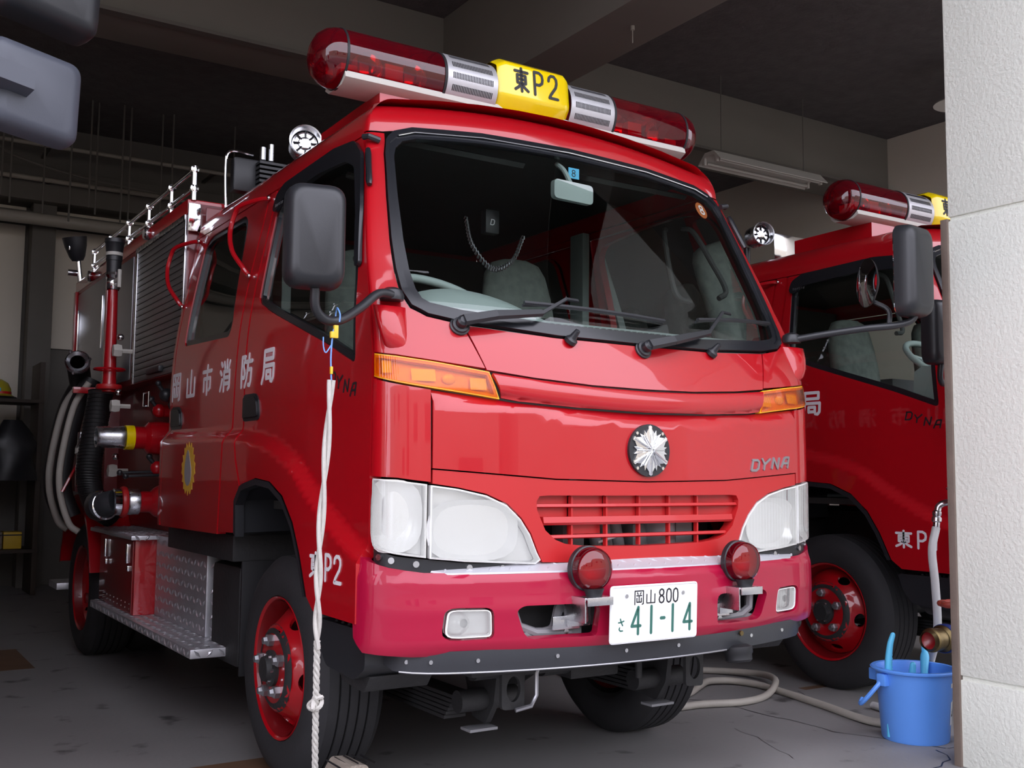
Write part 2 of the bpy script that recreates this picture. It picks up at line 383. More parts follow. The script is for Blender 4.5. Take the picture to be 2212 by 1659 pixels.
for i, (x0, x1) in enumerate([(-4.4, -2.6), (-2.55, -.72), (-.46, .55), (.6, 1.8), (1.85, 3.6), (3.65, 5.4)]):
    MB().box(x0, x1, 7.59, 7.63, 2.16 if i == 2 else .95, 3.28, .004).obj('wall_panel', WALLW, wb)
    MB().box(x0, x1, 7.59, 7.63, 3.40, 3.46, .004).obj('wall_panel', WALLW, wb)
struct('wall_left', MB().box(-7.2, -7, -2, 7.8, 0, 4.5), WALLW)
struct('wall_right', MB().box(6.2, 6.4, -2, 7.8, 0, 4.5), WALLW)
for i, x in enumerate((-.69, 3.0, -4.45)):
    struct('trim_%d' % (5+i), MB().box(x, x+.2, 7.38, 7.6, 0, 3.46, .006), COLM)
# near pillar of cream stucco: three courses with recessed joints, the inner edge has a brown steel strip
pil = struct('wall_divider', MB().box(1.378, 1.73, -1.55, -.50, 0, 4.25), CREAM)
for z0, z1 in ((0, .308), (.322, 1.992), (2.006, 4.25)):
    MB().box(1.37, 1.75, -1.6, -.495, z0, z1, .006).obj('stucco_block', CREAM, pil)
struct('trim_8', MB().box(1.362, 1.40, -.497, -.468, 0, 2.0, .002), BROWN)
# outside: unseen houses across the street, added for the red paint to reflect
hs = struct('building_opposite', MB().box(-30, -8, -26, -20, 0, 6.5).box(-7, 6, -27, -21, 0, 5.2).box(7, 30, -26, -20, 0, 7.5), WINDOWP)
for x, z in [(-20, 3.8), (-14, 3.8), (-10, 1.5), (-4, 3), (0, 3), (4, 1.2), (12, 4), (18, 4)]:
    MB().box(x-.8, x+.8, -20.98 if -7 < x < 6 else -19.98, -20.9 if -7 < x < 6 else -19.9, z-.6, z+.6).obj('window', SEAL, hs)
MB().box(-30, 30, -14.2, -14, 0, 1.1).obj('street_wall', WINDOWP, hs)
# cracks in the slab
def crack(pts, w):
    mb = MB(); P = [Vector((x, y, 0)) for x, y in pts]; Q = []
    for a, b in zip(P, P[1:]):
        n = max(2, int((b-a).length/.05)); pr = Vector((-(b-a).y, (b-a).x, 0)).normalized()
        Q += [a+(b-a)*(k/n)+pr*random.uniform(-.012, .012) for k in range(n)]
    Q.append(P[-1]); vs = []; fs = []
    for i, p in enumerate(Q):
        d = (Q[min(i+1, len(Q)-1)]-Q[max(i-1, 0)]).normalized(); n = Vector((-d.y, d.x, 0)); ww = w*random.uniform(.4, 1.2)
        vs += [p+n*ww+Vector((0, 0, .0006)), p-n*ww+Vector((0, 0, .0006))]
    fs = [(2*i, 2*i+1, 2*i+3, 2*i+2) for i in range(len(Q)-1)]
    mb.add(vs, fs).obj('crack', INK, floor, flat=True)
crack([(1.20, 1.1), (1.372, .727), (1.384, .349), (1.391, .107), (1.46, -.066), (1.55, -.3)], .004)
crack([(1.9, .75), (1.72, .42), (1.60, .12), (1.62, -.1)], .003)
crack([(1.08, .35), (1.02, .1), (.93, -.1)], .002)
crack([(1.55, -.3), (1.75, -.28), (2.1, -.1)], .0025)
crack([(1.5, -.3), (1.42, -.42), (1.2, -.46)], .003)
MB().box(-2.6, -1.15, 3.2, 3.9, 0, .0008).obj('floor_mark', mat('ochre_floor_paint', (.14, .075, .04), .7, var=.4, scale=5), floor)
MB().box(1.95, 2.5, .75, .80, 0, .0008).obj('floor_mark', MATS['ochre_floor_paint'], floor)
MB().box(-1.0, -.62, .62, .9, 0, .0008).obj('floor_mark', MATS['ochre_floor_paint'], floor)

# ------------------------------------------------------------------ fire truck surfaces
YC = hermite([(.3, -.38), (.78, -.385), (1.0, -.386), (1.26, -.382), (1.36, -.362), (1.49, -.313), (1.6, -.25), (1.8, -.143), (2.0, -.037), (2.17, .053), (2.3, .12)])
BB = hermite([(.3, .062), (1.3, .062), (1.49, .065), (2.1, .048), (2.3, .048)])
WZ = hermite([(.3, .85), (1.35, .85), (1.5, .845), (2.06, .754), (2.15, .738), (2.3, .71)])
XS = hermite([(.3, .715), (1.5, .715), (2.05, .69), (2.3, .68)])
YD = hermite([(.3, -.225), (1.37, -.225), (1.53, -.18), (1.65, -.125), (2.0, .04), (2.1, .088), (2.3, .18)])
ZC = hermite([(-.30, .80), (-.229, .819), (-.104, .863), (.141, .977), (.34, 1.085), (.60, 1.151), (.898, 1.18), (1.9, 1.20)])
def fy(x, z): return YC(z)+BB(z)*(abs(x)/.73)**2.4
def FP(u, z):
    s = 1 if u >= 0 else -1; a = abs(u); xs = XS(z)
    if a <= xs: return Vector((u, fy(u, z), z))
    t = (a-xs)/.2; w = WZ(z); y0 = fy(xs, z); y2 = YD(z)
    if t > 1: return Vector((s*w, y2+(a-xs-.2), z))
    y1 = min(y0+.2*(w-xs), y2-.02)
    q = (1-t)**2; r = 2*t*(1-t); e = t*t
    return Vector((s*(q*xs+r*w+e*w), q*y0+r*y1+e*y2, z))
def SPf(sg):
    def g(y, z):
        fl = .036*sstep((ZC(y)-z+.015)/.055)
        return Vector((sg*(WZ(z)+fl), y, z))
    return g
FRONT = Vector((0, -1, 0))
def edge_u(z): return XS(z)+.2-.003
def lift_front(off0=.0):
    return lambda a, b, d: shifted(FP, off0+d, FRONT)(a, b)
def lift_side(sg, off0=.001):
    f = SPf(sg); o = Vector((sg, 0, 0))
    return lambda a, b, d: shifted(f, off0+d, o)(a, b)

WS = [(0, 1.440), (.3, 1.443), (.6, 1.464), (.70, 1.482), (.737, 1.505), (.754, 1.55), (.758, 1.62), (.755, 1.72), (.742, 1.87), (.722, 2.02), (.703, 2.07), (.665, 2.106), (.6, 2.130), (.35, 2.155), (0, 2.165)]
IND = [(.905, 1.363), (.80, 1.355), (.675, 1.339), (.544, 1.321), (.531, 1.284), (.518, 1.245), (.571, 1.252), (.72, 1.270), (.905, 1.300)]
HLM = [(.718, 1.001), (.64, .991), (.556, .973), (.492, .945), (.448, .905), (.418, .862), (.395, .81), (.382, .788), (.40, .776), (.62, .789), (.718, .799)]
HLS = [(.724, 1.003), (.80, 1.014), (.90, 1.018), (.903, .86), (.89, .832), (.86, .822), (.80, .812), (.724, .801)]
GRO = [(0, .971), (.36, .972), (.388, .970), (.398, .955), (.396, .93), (.368, .872), (.335, .845), (.30, .832), (.22, .823), (0, .819)]

def build_truck(T, digit):
    P = lambda n, *a, **k: panel(n, *a, **k)
    # ---- front sheet metal
    ws_full = both(WS)
    seal_o = ws_full; glass_l = offs(ws_full, -.034)
    up_top = [(x, z-.004) for x, z in WS[:3]]
    ups = [(0, 1.2965), (.2, 1.299), (.4, 1.311), (.550, 1.3265), (.588, 1.43), (.600, 1.458), (.45, 1.447), (.3, 1.439), (0, 1.436)]
    wp = P('wiper_panel', offs(both(ups), -.001), FP, RED, T, FRONT)
    strip = [(0, 1.2235), (.25, 1.2288), (.456, 1.2395), (.512, 1.247), (.526, 1.284), (.539, 1.319), (.4, 1.306), (.2, 1.294), (0, 1.2905)]
    def FS(u, z):
        zl = 1.224+.10*(abs(u)/.72)**2*.6; t = (z-zl)/.068
        return FP(u, z)+Vector((0, -.014*math.sqrt(max(0., 1-(2*t-1)**2*.98)), 0))
    P('nose_strip', offs(both(strip), -.0008), FS, RED, T, FRONT, step=.014)
    big = [(0, 1.014), (.335, 1.020), (.7155, 1.046), (.7155, 1.264), (.456, 1.2365), (.25, 1.2258), (0, 1.2205)]
    def FB(u, z):
        zt = 1.217+.045*(abs(u)/.713)**2
        return FP(u, z)+Vector((0, .022*sstep((z-zt+.03)/.04)-.004, 0))
    fpn = P('front_panel', offs(both(big), -.0005), FB, RED, T, FRONT, step=.03)
    hl_edge = [(.713, 1.0045), (.64, .9945), (.556, .977), (.49, .949), (.445, .908), (.414, .864), (.391, .811), (.377, .782)]
    gp = [(0, 1.0105), (.335, 1.0165), (.713, 1.0425)]+hl_edge+[(.2, .776), (0, .776)]
    gr = P('grille_panel', both(gp), FP, RED_SATIN, T, FRONT, holes=[both(GRO)], thick=.04)
    def gbar(z0, z1, hw, d0, d1, nm='grille_bar'):
        mb = MB(); xs = np.linspace(-hw, hw, 25); vs = []; fs = []
        for x in xs:
            y = fy(x, z0); vs += [(x, y+d0+.006, z0), (x, y+d0, z0+(z1-z0)*.3), (x, y+d0+.004, z1), (x, y+d1, z1), (x, y+d1, z0)]
        for i in range(24): fs += [(5*i+k, 5*i+(k+1) % 5, 5*i+5+(k+1) % 5, 5*i+5+k) for k in range(5)]
        fs += [(0, 1, 2, 3, 4), (124, 123, 122, 121, 120)]
        return mb.add(vs, fs).obj(nm, RED_SATIN, gr)
    gbar(.936, .947, .394, .004, .04); gbar(.886, .910, .372, .002, .05); gbar(.846, .857, .345, .006, .04)
    for x in (-.27, -.145, -.02, .1, .22):
        y = fy(x, .9); MB().box(x-.003, x+.003, y+.012, y+.028, .822, .969).obj('grille_fin', RED_SATIN, gr)
    for a, b in zip((-.395, -.266, -.141, -.016, .104, .224), (-.274, -.149, -.024, .096, .216, .394)):
        y = fy((a+b)/2, .9); MB().box(a, b, y+.028, y+.036, .896, .972).obj('grille_blank', RED_SATIN, gr)
    MB().box(-.265, -.15, -.345, -.335, .858, .884).obj('grille_blank', RED_SATIN, gr)
    # dark works behind the grille
    mb = MB().box(-.42, .42, -.20, -.18, .70, 1.0)
    mb.obj('radiator_bulkhead', DARK, T)
    eq = MB().cyl((.16, -.26, .70), (.13, -.28, .90), .055).cyl((-.05, -.27, .72), (-.08, -.26, .92), .02).cyl((-.09, -.27, .72), (-.12, -.26, .92), .018).cyl((-.0, -.27, .72), (-.04, -.26, .92), .022)
    eq.box(.2, .27, -.29, -.22, .74, .93, .004).box(-.24, -.16, -.28, -.22, .72, .90, .004).box(.03, .12, -.28, -.22, .72, .88, .006)
    eq.obj('coolant_hoses', GREYP, T)
    MB().cyl((-.13, -.31, .828), (-.06, -.31, .845), .004, 8).obj('cable_tie', PLATEW, T)
    # ---- emblem and badge
    em = P('emblem', [(.08*math.cos(t*PI/24), 1.108+.08*math.sin(t*PI/24)) for t in range(48)], FB, BLACK, T, FRONT, off=.010, thick=.014)
    lf = lambda a, b, d: shifted(FB, .010+d, FRONT)(a, b)
    st = []
    for k in range(6):
        c = PI/2+k*PI/3
        for da, r in ((-.50, .053), (-.36, .066), (-.31, .054), (-.18, .061), (-.10, .066), (-.09, .074), (0, .077), (.09, .074), (.10, .066), (.18, .061), (.31, .054), (.36, .066), (.50, .053)):
            st.append((r*math.cos(c+da), 1.108+r*math.sin(c+da)))
    vs = [lf(a, b, .004) for a, b in st]+[lf(a, b, 0) for a, b in st]+[lf(0, 1.108, .011)]; n = len(st)
    fs = [(i, (i+1) % n, n+(i+1) % n, n+i) for i in range(n)]+[(2*n, i, (i+1) % n) for i in range(n)]
    MB().add(vs, fs).obj('fire_service_star', CHROME, em, ang=12)
    mb = MB()
    for k in range(12):
        c = PI/2+k*PI/6; L = .072 if k % 2 == 0 else .052
        mb.tube([lf(r*math.cos(c), 1.108+r*math.sin(c), .017-.012*r/.07) for r in (.004, L)], .0022, 6)
    mb.obj('star_rays', CHROME, em)
    for a, b in ((-.05, .052), (.05, .052), (-.05, -.054), (.05, -.054)):
        p = lf(a, 1.108+b, 0); MB().cyl(p, p+Vector((0, -.003, 0)), .005, 10).obj('screw', CHROME, em)
    for i, ch in enumerate('DYNA'):
        glyph('badge_letter', ch, lambda a, b, d: shifted(FB, d, FRONT)(a, b), .455+i*.056, .455+i*.056+.046, 1.052+i*.004, 1.086+i*.004, .008, BADGE, fpn, .004)
    # ---- headlights, indicators, corners (both sides)
    for sg in (-1, 1):
        m = (lambda poly: [(sg*p[0], p[1]) for p in poly])
        F = FP
        uc = [(.552, 1.330), (.675, 1.343), (.80, 1.359), (.913, 1.367), (edge_u(1.5), 1.5), (edge_u(1.65), 1.65), (edge_u(1.85), 1.85), (edge_u(2.0), 2.0), (edge_u(2.1), 2.10), (.70, 2.10), (.707, 2.068), (.726, 2.02), (.746, 1.87), (.759, 1.72), (.762, 1.62), (.758, 1.548), (.741, 1.501), (.703, 1.478), (.604, 1.459), (.592, 1.43)]
        ca = P('corner_panel', offs(m(uc), -.0015), F, RED, T, FRONT+Vector((sg*.7, 0, 0)), step=.035)
        lc = [(.7165, 1.008), (.80, 1.019), (.913, 1.023), (.913, 1.295), (.718, 1.264)]
        P('corner_panel', offs(m(lc), -.0008), F, RED, T, FRONT+Vector((sg*.7, 0, 0)), step=.025)
        # mirror mount boss
        mb = MB(); vs = []; fs = []; ns = 16
        rows = [(1.385, .002), (1.40, .018), (1.43, .034), (1.47, .046), (1.51, .052), (1.513, .046)]
        for z, d in rows:
            for k in range(ns):
                t = 2*PI*k/ns; u = .79+.058*math.cos(t)*(.75+.25*(z-1.385)/.13); p = shifted(FP, -.03, FRONT)(sg*u, z); q = FP(sg*.79, z)
                nn = Vector((sg*.72, -.70, 0)); base = p+Vector((0, 0, 0))
                vs.append(base+nn*(.03+d)*(.5+.5*math.sin(t)) if math.sin(t) > -1 else base)
        for j in range(len(rows)-1):
            for k in range(ns): fs.append((j*ns+k, j*ns+(k+1) % ns, (j+1)*ns+(k+1) % ns, (j+1)*ns+k))
        fs.append(tuple((len(rows)-1)*ns+k for k in range(ns)))
        mb.add(vs, fs).obj('mirror_boss', RED, ca, ang=50)
        # indicator
        ind = P('indicator_lamp', m(offs(IND, -.003)), F, AMBERG, T, FRONT+Vector((sg*.7, 0, 0)), step=.03, thick=.004, off=.003)
        P('indicator_reflector', m(offs(IND, -.004)), F, AMBER, ind, FRONT+Vector((sg*.7, 0, 0)), step=.03, off=-.022, thick=.001)
        P('indicator_rim', m(offs(IND, .001)), F, AMBER, ind, FRONT+Vector((sg*.7, 0, 0)), holes=[m(offs(IND, -.010))], step=.03, off=.0, thick=.02)
        p = shifted(F, -.018, FRONT)(sg*.66, 1.30); MB().sphere(p, .016, 12, (1.4, .5, 1)).obj('indicator_bulb', YELLOW, ind)
        bx = MB()
        for u0, u1, z0, z1 in ((.55, .60, 1.27, 1.305), (.70, .76, 1.29, 1.325), (.82, .87, 1.31, 1.345)):
            q = [shifted(F, -.012, FRONT)(sg*u, z) for u, z in ((u0, z0), (u1, z0), (u1, z1), (u0, z1))]; bx.add(q, [(0, 1, 2, 3)])
        bx.obj('indicator_facet', YELLOW, ind)
        # headlight
        hl = P('headlight', m(offs(HLM, -.004)), F, LENS, T, FRONT+Vector((sg*.5, 0, 0)), step=.03, thick=.004, off=.004)
        P('side_lens', m(offs(HLS, -.003)), F, LENS, hl, FRONT+Vector((sg*.7, 0, 0)), step=.03, thick=.004, off=.004)
        for nm, pl in (('headlight_rim', HLM), ('side_rim', HLS)):
            P(nm, m(offs(pl, -.001)), F, GREYP if 0 else REFL, hl, FRONT+Vector((sg*.6, 0, 0)), holes=[m(offs(pl, -.006))], step=.04, off=.001, thick=.03)
        def bowl(c, rx, rz, dep, name):
            mb = MB(); vs = []; fs = []; n = 28; rr = 8
            for j in range(rr+1):
                r = 1-j/rr
                for k in range(n):
                    t = 2*PI*k/n; ct, s_ = math.cos(t), math.sin(t); e = (abs(ct)**3.2+abs(s_)**3.2)**(-1/3.2)
                    u = c[0]+rx*r*ct*(e if r > .8 else 1); z = c[1]+rz*r*s_*(e if r > .8 else 1)
                    p = FP(sg*u, z); vs.append(p+Vector((-sg*.25*dep*(1-r*r), dep*(1-r*r)+.012, 0)))
            for j in range(rr):
                for k in range(n): fs.append((j*n+k, j*n+(k+1) % n, (j+1)*n+(k+1) % n, (j+1)*n+k))
            mb.add(vs, fs).obj(name, REFL, hl, ang=30)
        bowl((.585, .875), .135, .085, .07, 'reflector'); bowl((.815, .915), .085, .10, .05, 'reflector')
        P('headlight_bowl', m(offs(HLM, -.006)), F, REFL, hl, FRONT, step=.06, off=-.034, thick=.001)
        P('side_bowl', m(offs(HLS, -.006)), F, REFL, hl, FRONT+Vector((sg*.7, 0, 0)), step=.06, off=-.034, thick=.001)
        # black filler under headlight with clips
        fl = P('lamp_filler', m([(.39, .772), (.62, .785), (.80, .806), (.86, .816), (.915, .83), (.915, .74), (.39, .72)]), F, BLACK, T, FRONT+Vector((sg*.6, 0, 0)), off=-.012, thick=.01)
        for u, z in ((.87, .803), (.815, .795), (.745, .785), (.60, .772), (.50, .768), (.42, .768)):
            q = shifted(F, -.012, FRONT+Vector((sg*.4, 0, 0)))(sg*u, z); d = (q-shifted(F, -.03, FRONT+Vector((sg*.4, 0, 0)))(sg*u, z)).normalized()
            MB().cyl(q, q+d*.006, .009, 12).obj('clip', STEEL, fl)
    # ---- windscreen
    wsg = P('windscreen', glass_l, FP, GLASS, T, FRONT, step=.06, thick=.005, off=.002)
    P('windscreen_seal', seal_o, FP, SEAL, wsg, FRONT, holes=[offs(ws_full, -.018)], step=.04, off=.010, thick=.02)
    P('windscreen_inner_seal', offs(ws_full, -.017), FP, SEAL, wsg, FRONT, holes=[offs(ws_full, -.038)], step=.04, off=.005, thick=.015)
    brt = offs(ws_full, -.019)
    mb = MB(); pts = [shifted(FP, .011, FRONT)(a, b) for a, b in [q for q in brt if q[1] > 2.06]]
    pts.sort(key=lambda p: p.x); mb.tube(pts, .003, 6).obj('bright_strip', CHROME, wsg)
    st_ = P('inspection_sticker', [(.60+.028*math.cos(t*PI/12), 2.03+.034*math.sin(t*PI/12)) for t in range(24)], FP, mat('orange_sticker', (.50, .13, .03), .5) if 'orange_sticker' not in MATS else MATS['orange_sticker'], wsg, FRONT, off=-.003, thick=.001)
    glyph('sticker_mark', '8', lambda a, b, d: shifted(FP, -.002+d, FRONT)(a, b), .588, .612, 2.012, 2.048, .006, WHITE, st_, .001)
    # ---- roof
    def plan():
        L = []
        for y in np.linspace(1.88, .13, 18): L.append((SPf(-1)(y, 2.10), .10))
        for a in np.linspace(.90, 0, 20): zb = 2.105+.066*max(0., 1-(a/.71)**2.0); L.append((FP(-a, zb), .10+.09*(1-min(1, a/.88)**3)))
        R = [(Vector((-p.x, p.y, p.z)), r) for p, r in reversed(L[:-1])]
        return L+R
    B = plan(); n = len(B); vs = []; fs = []; K = 9
    zt = lambda x, y: 2.296-.075*(min(abs(x), .75)/.72)**2-.008*max(0, (y-.6))
    for i, (b, r) in enumerate(B):
        t = (B[min(i+1, n-1)][0]-B[max(i-1, 0)][0]); t.z = 0; t.normalize(); nin = Vector((t.y, -t.x, 0))
        if nin.dot(Vector((0, .9, 0))-Vector((b.x, b.y, 0))) < 0: nin = -nin
        if abs(b.y-1.88) < .01: nin = Vector((1 if b.x < 0 else -1, 0, 0))
        for j in range(K+1):
            th = PI/2*j/K; p = Vector((b.x, b.y, 0))+nin*r*(1-math.cos(th)); top = zt(p.x, p.y)
            vs.append((p.x, p.y, b.z+(top-b.z)*math.sin(th)))
    for i in range(n-1):
        for j in range(K): fs.append((i*(K+1)+j, (i+1)*(K+1)+j, (i+1)*(K+1)+j+1, i*(K+1)+j+1))
    half = n//2
    for i in range(half):                 # top skin between mirrored ring points with crown
        a = i*(K+1)+K; b_ = (i+1)*(K+1)+K
        rowa = [a]; rowb = [b_]
        for s_ in np.linspace(0, 1, 9)[1:-1]:
            for src, row in ((a, rowa), (b_, rowb)):
                x, y, z = vs[src]; xx = x*(1-2*s_); vs.append((xx, y, zt(xx, y))); row.append(len(vs)-1)
        rowa.append((n-1-i)*(K+1)+K); rowb.append((n-2-i)*(K+1)+K)
        for k in range(8): fs.append((rowa[k], rowb[k], rowb[k+1], rowa[k+1]))
    MB().add(vs, fs).obj('roof', RED, T, ang=60)
    MB().box(-.72, .72, 1.868, 1.885, .80, 2.24, .004).obj('cab_back_wall', RED_DARK, T)
    for sg in (-1, 1):   # rain gutter tab and corner handle on pillar
        p = FP(sg*.885, 2.062); q = FP(sg*.75, 2.075)
        MB().tube([p+Vector((sg*.012, -.01, .012)), (p+q)/2+Vector((sg*.02, -.02, .005)), q+Vector((0, -.016, -.01))], .010, 8).obj('gutter_tab', BLACK, T)
        MB().tube([FP(sg*.845, z)+Vector((sg*.006, -.012, 0)) for z in (2.03, 2.01, 1.96, 1.915, 1.90)], [.008, .011, .010, .011, .008], 8).obj('pillar_clip', SEAL, T)
    # ---- doors
    FW = [(.80, 1.648, .03), (.805, 1.80, .05), (.822, 2.0, .03), (.78, 2.052, .04), (.5, 2.075, .05), (.31, 2.078, .05), (.15, 2.062, .05), (.085, 2.005, .04), (.0, 1.80, .1), (-.075, 1.62, .05), (-.105, 1.345, .03), (.133, 1.431, .05), (.649, 1.592, .06)]
    RW = [(1.725, 1.575, .03), (1.735, 1.80, .1), (1.735, 2.035, .04), (1.65, 2.062, .03), (1.20, 2.062, .05), (1.15, 2.02, .05), (1.075, 1.60, .05), (1.10, 1.552, .03)]
    arch = [(.083, .622), (.139, .66), (.20, .78), (.265, .875), (.36, .955), (.48, 1.0), (.62, 1.01), (.74, .992), (.778, .983)]
    FD = [(-.218, .62), (.083, .622)]+arch[1:]+[(.835, 1.08), (.862, 1.183), (.867, 1.403), (.862, 1.8), (.855, 2.09), (.10, 2.09), (.045, 2.0), (-.04, 1.82), (-.125, 1.645), (-.175, 1.53), (-.218, 1.37)]
    BP = [(.790, .980), (.846, 1.075), (.874, 1.183), (.879, 1.403), (.874, 1.8), (.868, 2.09), (.935, 2.09), (.955, 1.8), (.972, 1.411), (.988, 1.195), (1.018, .81), (.828, .815), (.835, .93)]
    RD = [(1.030, .80), (.999, 1.195), (.983, 1.411), (.966, 1.8), (.946, 2.09), (1.845, 2.09), (1.842, 1.65), (1.845, 1.2), (1.845, .83), (1.83, .795)]
    for sg in (-1, 1):
        S = SPf(sg); OUT = Vector((sg, 0, 0)); ls = lift_side(sg)
        fw_, rw_ = rnd(FW), rnd(RW)
        dn = []
        for nm, dp, wn in (('front_door', FD, fw_), ('rear_door', RD, rw_)):
            d = P(nm, offs(dp, -.002), S, RED, T, OUT, holes=[wn], thick=.035, step=.018); dn.append(d)
            g = P('door_window', offs(wn, .004), S, GLASS, d, OUT, off=-.018, thick=.004, step=.1)
            P('window_seal', offs(wn, .003), S, SEAL, d, OUT, holes=[offs(wn, -.024)], off=-.004, thick=.014)
        P('door_pillar', offs(BP, -.001), S, RED, T, OUT, thick=.03, step=.02)
        P('cab_rear_edge', [(1.850, .80), (1.885, .80), (1.885, 2.09), (1.850, 2.09)], S, RED, T, OUT, thick=.05)
        P('roof_rail', [(.09, 2.093), (1.885, 2.093), (1.885, 2.125), (.12, 2.125)], S, RED, T, OUT, thick=.02, off=.001)
        # window visor
        vis = [(.83, 2.0), (.815, 2.055), (.75, 2.085), (.3, 2.098), (.13, 2.08), (.055, 2.02), (-.035, 1.82), (-.10, 1.64), (-.075, 1.63), (-.005, 1.81), (.085, 1.98), (.17, 2.02), (.4, 2.035), (.74, 2.02), (.79, 1.98)]
        vz = P('window_visor', rnd(vis, .02), S, SEAL, dn[0], OUT, off=.016, thick=.012)
        for i, ch in enumerate('TOYOTA'):
            a = .80-i*.014 if sg < 0 else .73+i*.014
            glyph('visor_letter', ch, lambda a_, b_, d: shifted(S, .0165+d, OUT)(a_, b_), a, a-.010 if sg < 0 else a+.010, 2.002, 2.012, .0014, BADGE, dn[0], .0005)
        # handles
        for dd, y0, y1 in ((dn[0], .69, .87), (dn[1], 1.67, 1.84)):
            hp = rnd([(y0, 1.215, .03), (y1, 1.215, .02), (y1, 1.312, .02), (y0+.02, 1.312, .05)])
            h = P('door_handle', hp, S, BLACK, dd, OUT, off=.004, thick=.01)
            P('handle_flap', offs(hp, -.012), S, SEAL, dd, OUT, off=.010, thick=.008)
        # handrails
        for dd, y0 in ((None, .93), (None, 1.84)):
            Y = lambda y: y+y0
            pts = [S(y0, 2.07)+OUT*.004, S(y0+.03, 2.07)+OUT*.03, S(y0+.12, 2.055)+OUT*.075, S(y0+.15, 2.02)+OUT*.082, S(y0+.15, 1.95)+OUT*.082, S(y0+.10, 1.87)+OUT*.070, S(y0+.045, 1.80)+OUT*.03, S(y0+.035, 1.77)+OUT*.003]
            hr = MB().tube(catmull(pts, 5), .0095, 8).obj('grab_rail', RED, T)
            for q in (pts[0], pts[-1]): MB().sphere(q+OUT*.006+Vector((0, -.012, 0)), .009, 10).obj('bolt', CHROME, hr)
        # lettering
        ctr = [1.787, 1.566, 1.336, 1.103, .855, .625]
        if sg > 0: ctr = ctr[::-1]
        for ch, c in zip('岡山市消防局', ctr):
            a0, a1 = (c+.062, c-.062) if sg < 0 else (c-.062, c+.062)
            dd = dn[0] if (c < .9) else dn[1]
            glyph('letter', ch, ls, a0, a1, 1.343, 1.458, .0155, WHITE, dd, .0012)
        for ch, c, w in (('東', .068, .086), ('P', -.028, .05), (digit, -.095, .055)):
            if sg > 0: c = {'東': -.095, 'P': 0.0}.get(ch, .065)
            a0, a1 = (c+w/2, c-w/2) if sg < 0 else (c-w/2, c+w/2)
            o = glyph('number_letter', ch, ls, a0, a1, .722, .795, .011, WHITE, dn[0], .0012)
        for i, ch in enumerate('DYNA'):
            a0 = (.075-i*.05) if sg < 0 else (-.11+i*.05); a1 = a0+(-.042 if sg < 0 else .042); zz = 1.315-(i if sg < 0 else 3-i)*.014
            glyph('side_badge_letter', ch, ls, a0, a1, zz-.018, zz+.016, .007, INK, dn[0], .001)
        # flame emblem on the rear door, flat print with a plain silver drop
        pts = []
        for k in range(36):
            t = 2*PI*k/36; r = (1 if k % 2 else .80)*(.095 if k % 6 else .105); pts.append((1.43+r*1.05*math.cos(t), 1.045+r*1.15*math.sin(t)))
        fe = P('flame_emblem', pts, S, mat('emblem_yellow', (.80, .48, .05), .5) if 'emblem_yellow' not in MATS else MATS['emblem_yellow'], dn[1], OUT, off=.0015, thick=.001)
        P('emblem_silver', catmull_2d([(1.44, 1.12), (1.475, 1.06), (1.47, 1.0), (1.43, .975), (1.39, .995), (1.385, 1.04), (1.41, 1.09)]), S, SLEEVE, fe, OUT, off=.003, thick=.001)
        # wheel arch liner
        al = MB(); ring = arch[1:]+[(.835, .93), (.828, .815)]
        v_ = []; f_ = []
        for y, z in ring: p = S(y, z); v_ += [p+OUT*-.004, Vector((sg*.50, y, z+.01))]
        f_ = [(2*i, 2*i+1, 2*i+3, 2*i+2) for i in range(len(ring)-1)]
        al.add(v_, f_).obj('wheel_arch', BLACK, T)
        v_ = []; f_ = []
        for y, z in ring:
            p = S(y, z); c = Vector((p.x, .52, .62)); dd_ = (c-p); dd_.x = 0; dd_.normalize(); v_ += [p+OUT*.004, p+dd_*.022+OUT*.002, p+dd_*.022-OUT*.03]
        f_ = [(3*i+k, 3*i+k+1, 3*i+k+4, 3*i+k+3) for i in range(len(ring)-1) for k in (0, 1)]
        MB().add(v_, f_).obj('arch_lip', BLACK, T)
        # entry step below the front door
        es = MB().prism(rnd([(-.215, .60), (.13, .60), (.10, .52), (.05, .47), (-.15, .46), (-.22, .50)], .02), lambda y, z: Vector((sg*.62, y, z)), lambda y, z: Vector((sg*.855, y, z)))
        es = es.obj('entry_step', BLACK, T)
        for i in range(5):
            for j in range(3): MB().sphere((sg*(.78+j*.03), -.17+i*.045, .602), .006, 8).obj('tread_stud', BLACK, es)
        MB().prism(rnd([(-.18, .47), (.06, .47), (.0, .43), (-.14, .42)], .01), lambda y, z: Vector((sg*.62, y, z)), lambda y, z: Vector((sg*.82, y, z))).obj('step_bracket', DARK, T)
        # mud guard behind the front wheel
        MB().box(min(sg*.42, sg*.80), max(sg*.42, sg*.80), .985, 1.0, .28, .84, .004).obj('mud_flap', RUBBER, T)
    # ---- bumper
    pz = hermite([(.50, .06), (.53, .034), (.548, .016), (.575, .004), (.62, 0), (.66, -.004), (.70, 0), (.735, .002), (.750, .010), (.759, .022), (.80, .030)])
    def BP_(u, z):
        s_ = 1 if u >= 0 else -1; a = abs(u)
        if a <= .64: return Vector((u, -.458+.11*(a/.7)**2+pz(z), z))
        t = (a-.64)/.28; y0 = -.458+.11*(.64/.7)**2; w = .885-.4*max(0, pz(z)-.01)
        x = lambda q0, q1, q2: (1-t)**2*q0+2*t*(1-t)*q1+t*t*q2
        return Vector((s_*x(.64, w, w), x(y0, y0+.055, -.19)+pz(z)*(1-t), z))
    fog = rnd([(.545, .580, .022), (.672, .578, .03), (.668, .668, .022), (.552, .666, .022)], .02)
    opn = rnd([(.235, .574, .012), (.455, .574, .03), (.487, .655, .02), (.465, .668, .015), (.225, .668, .03)], .02)
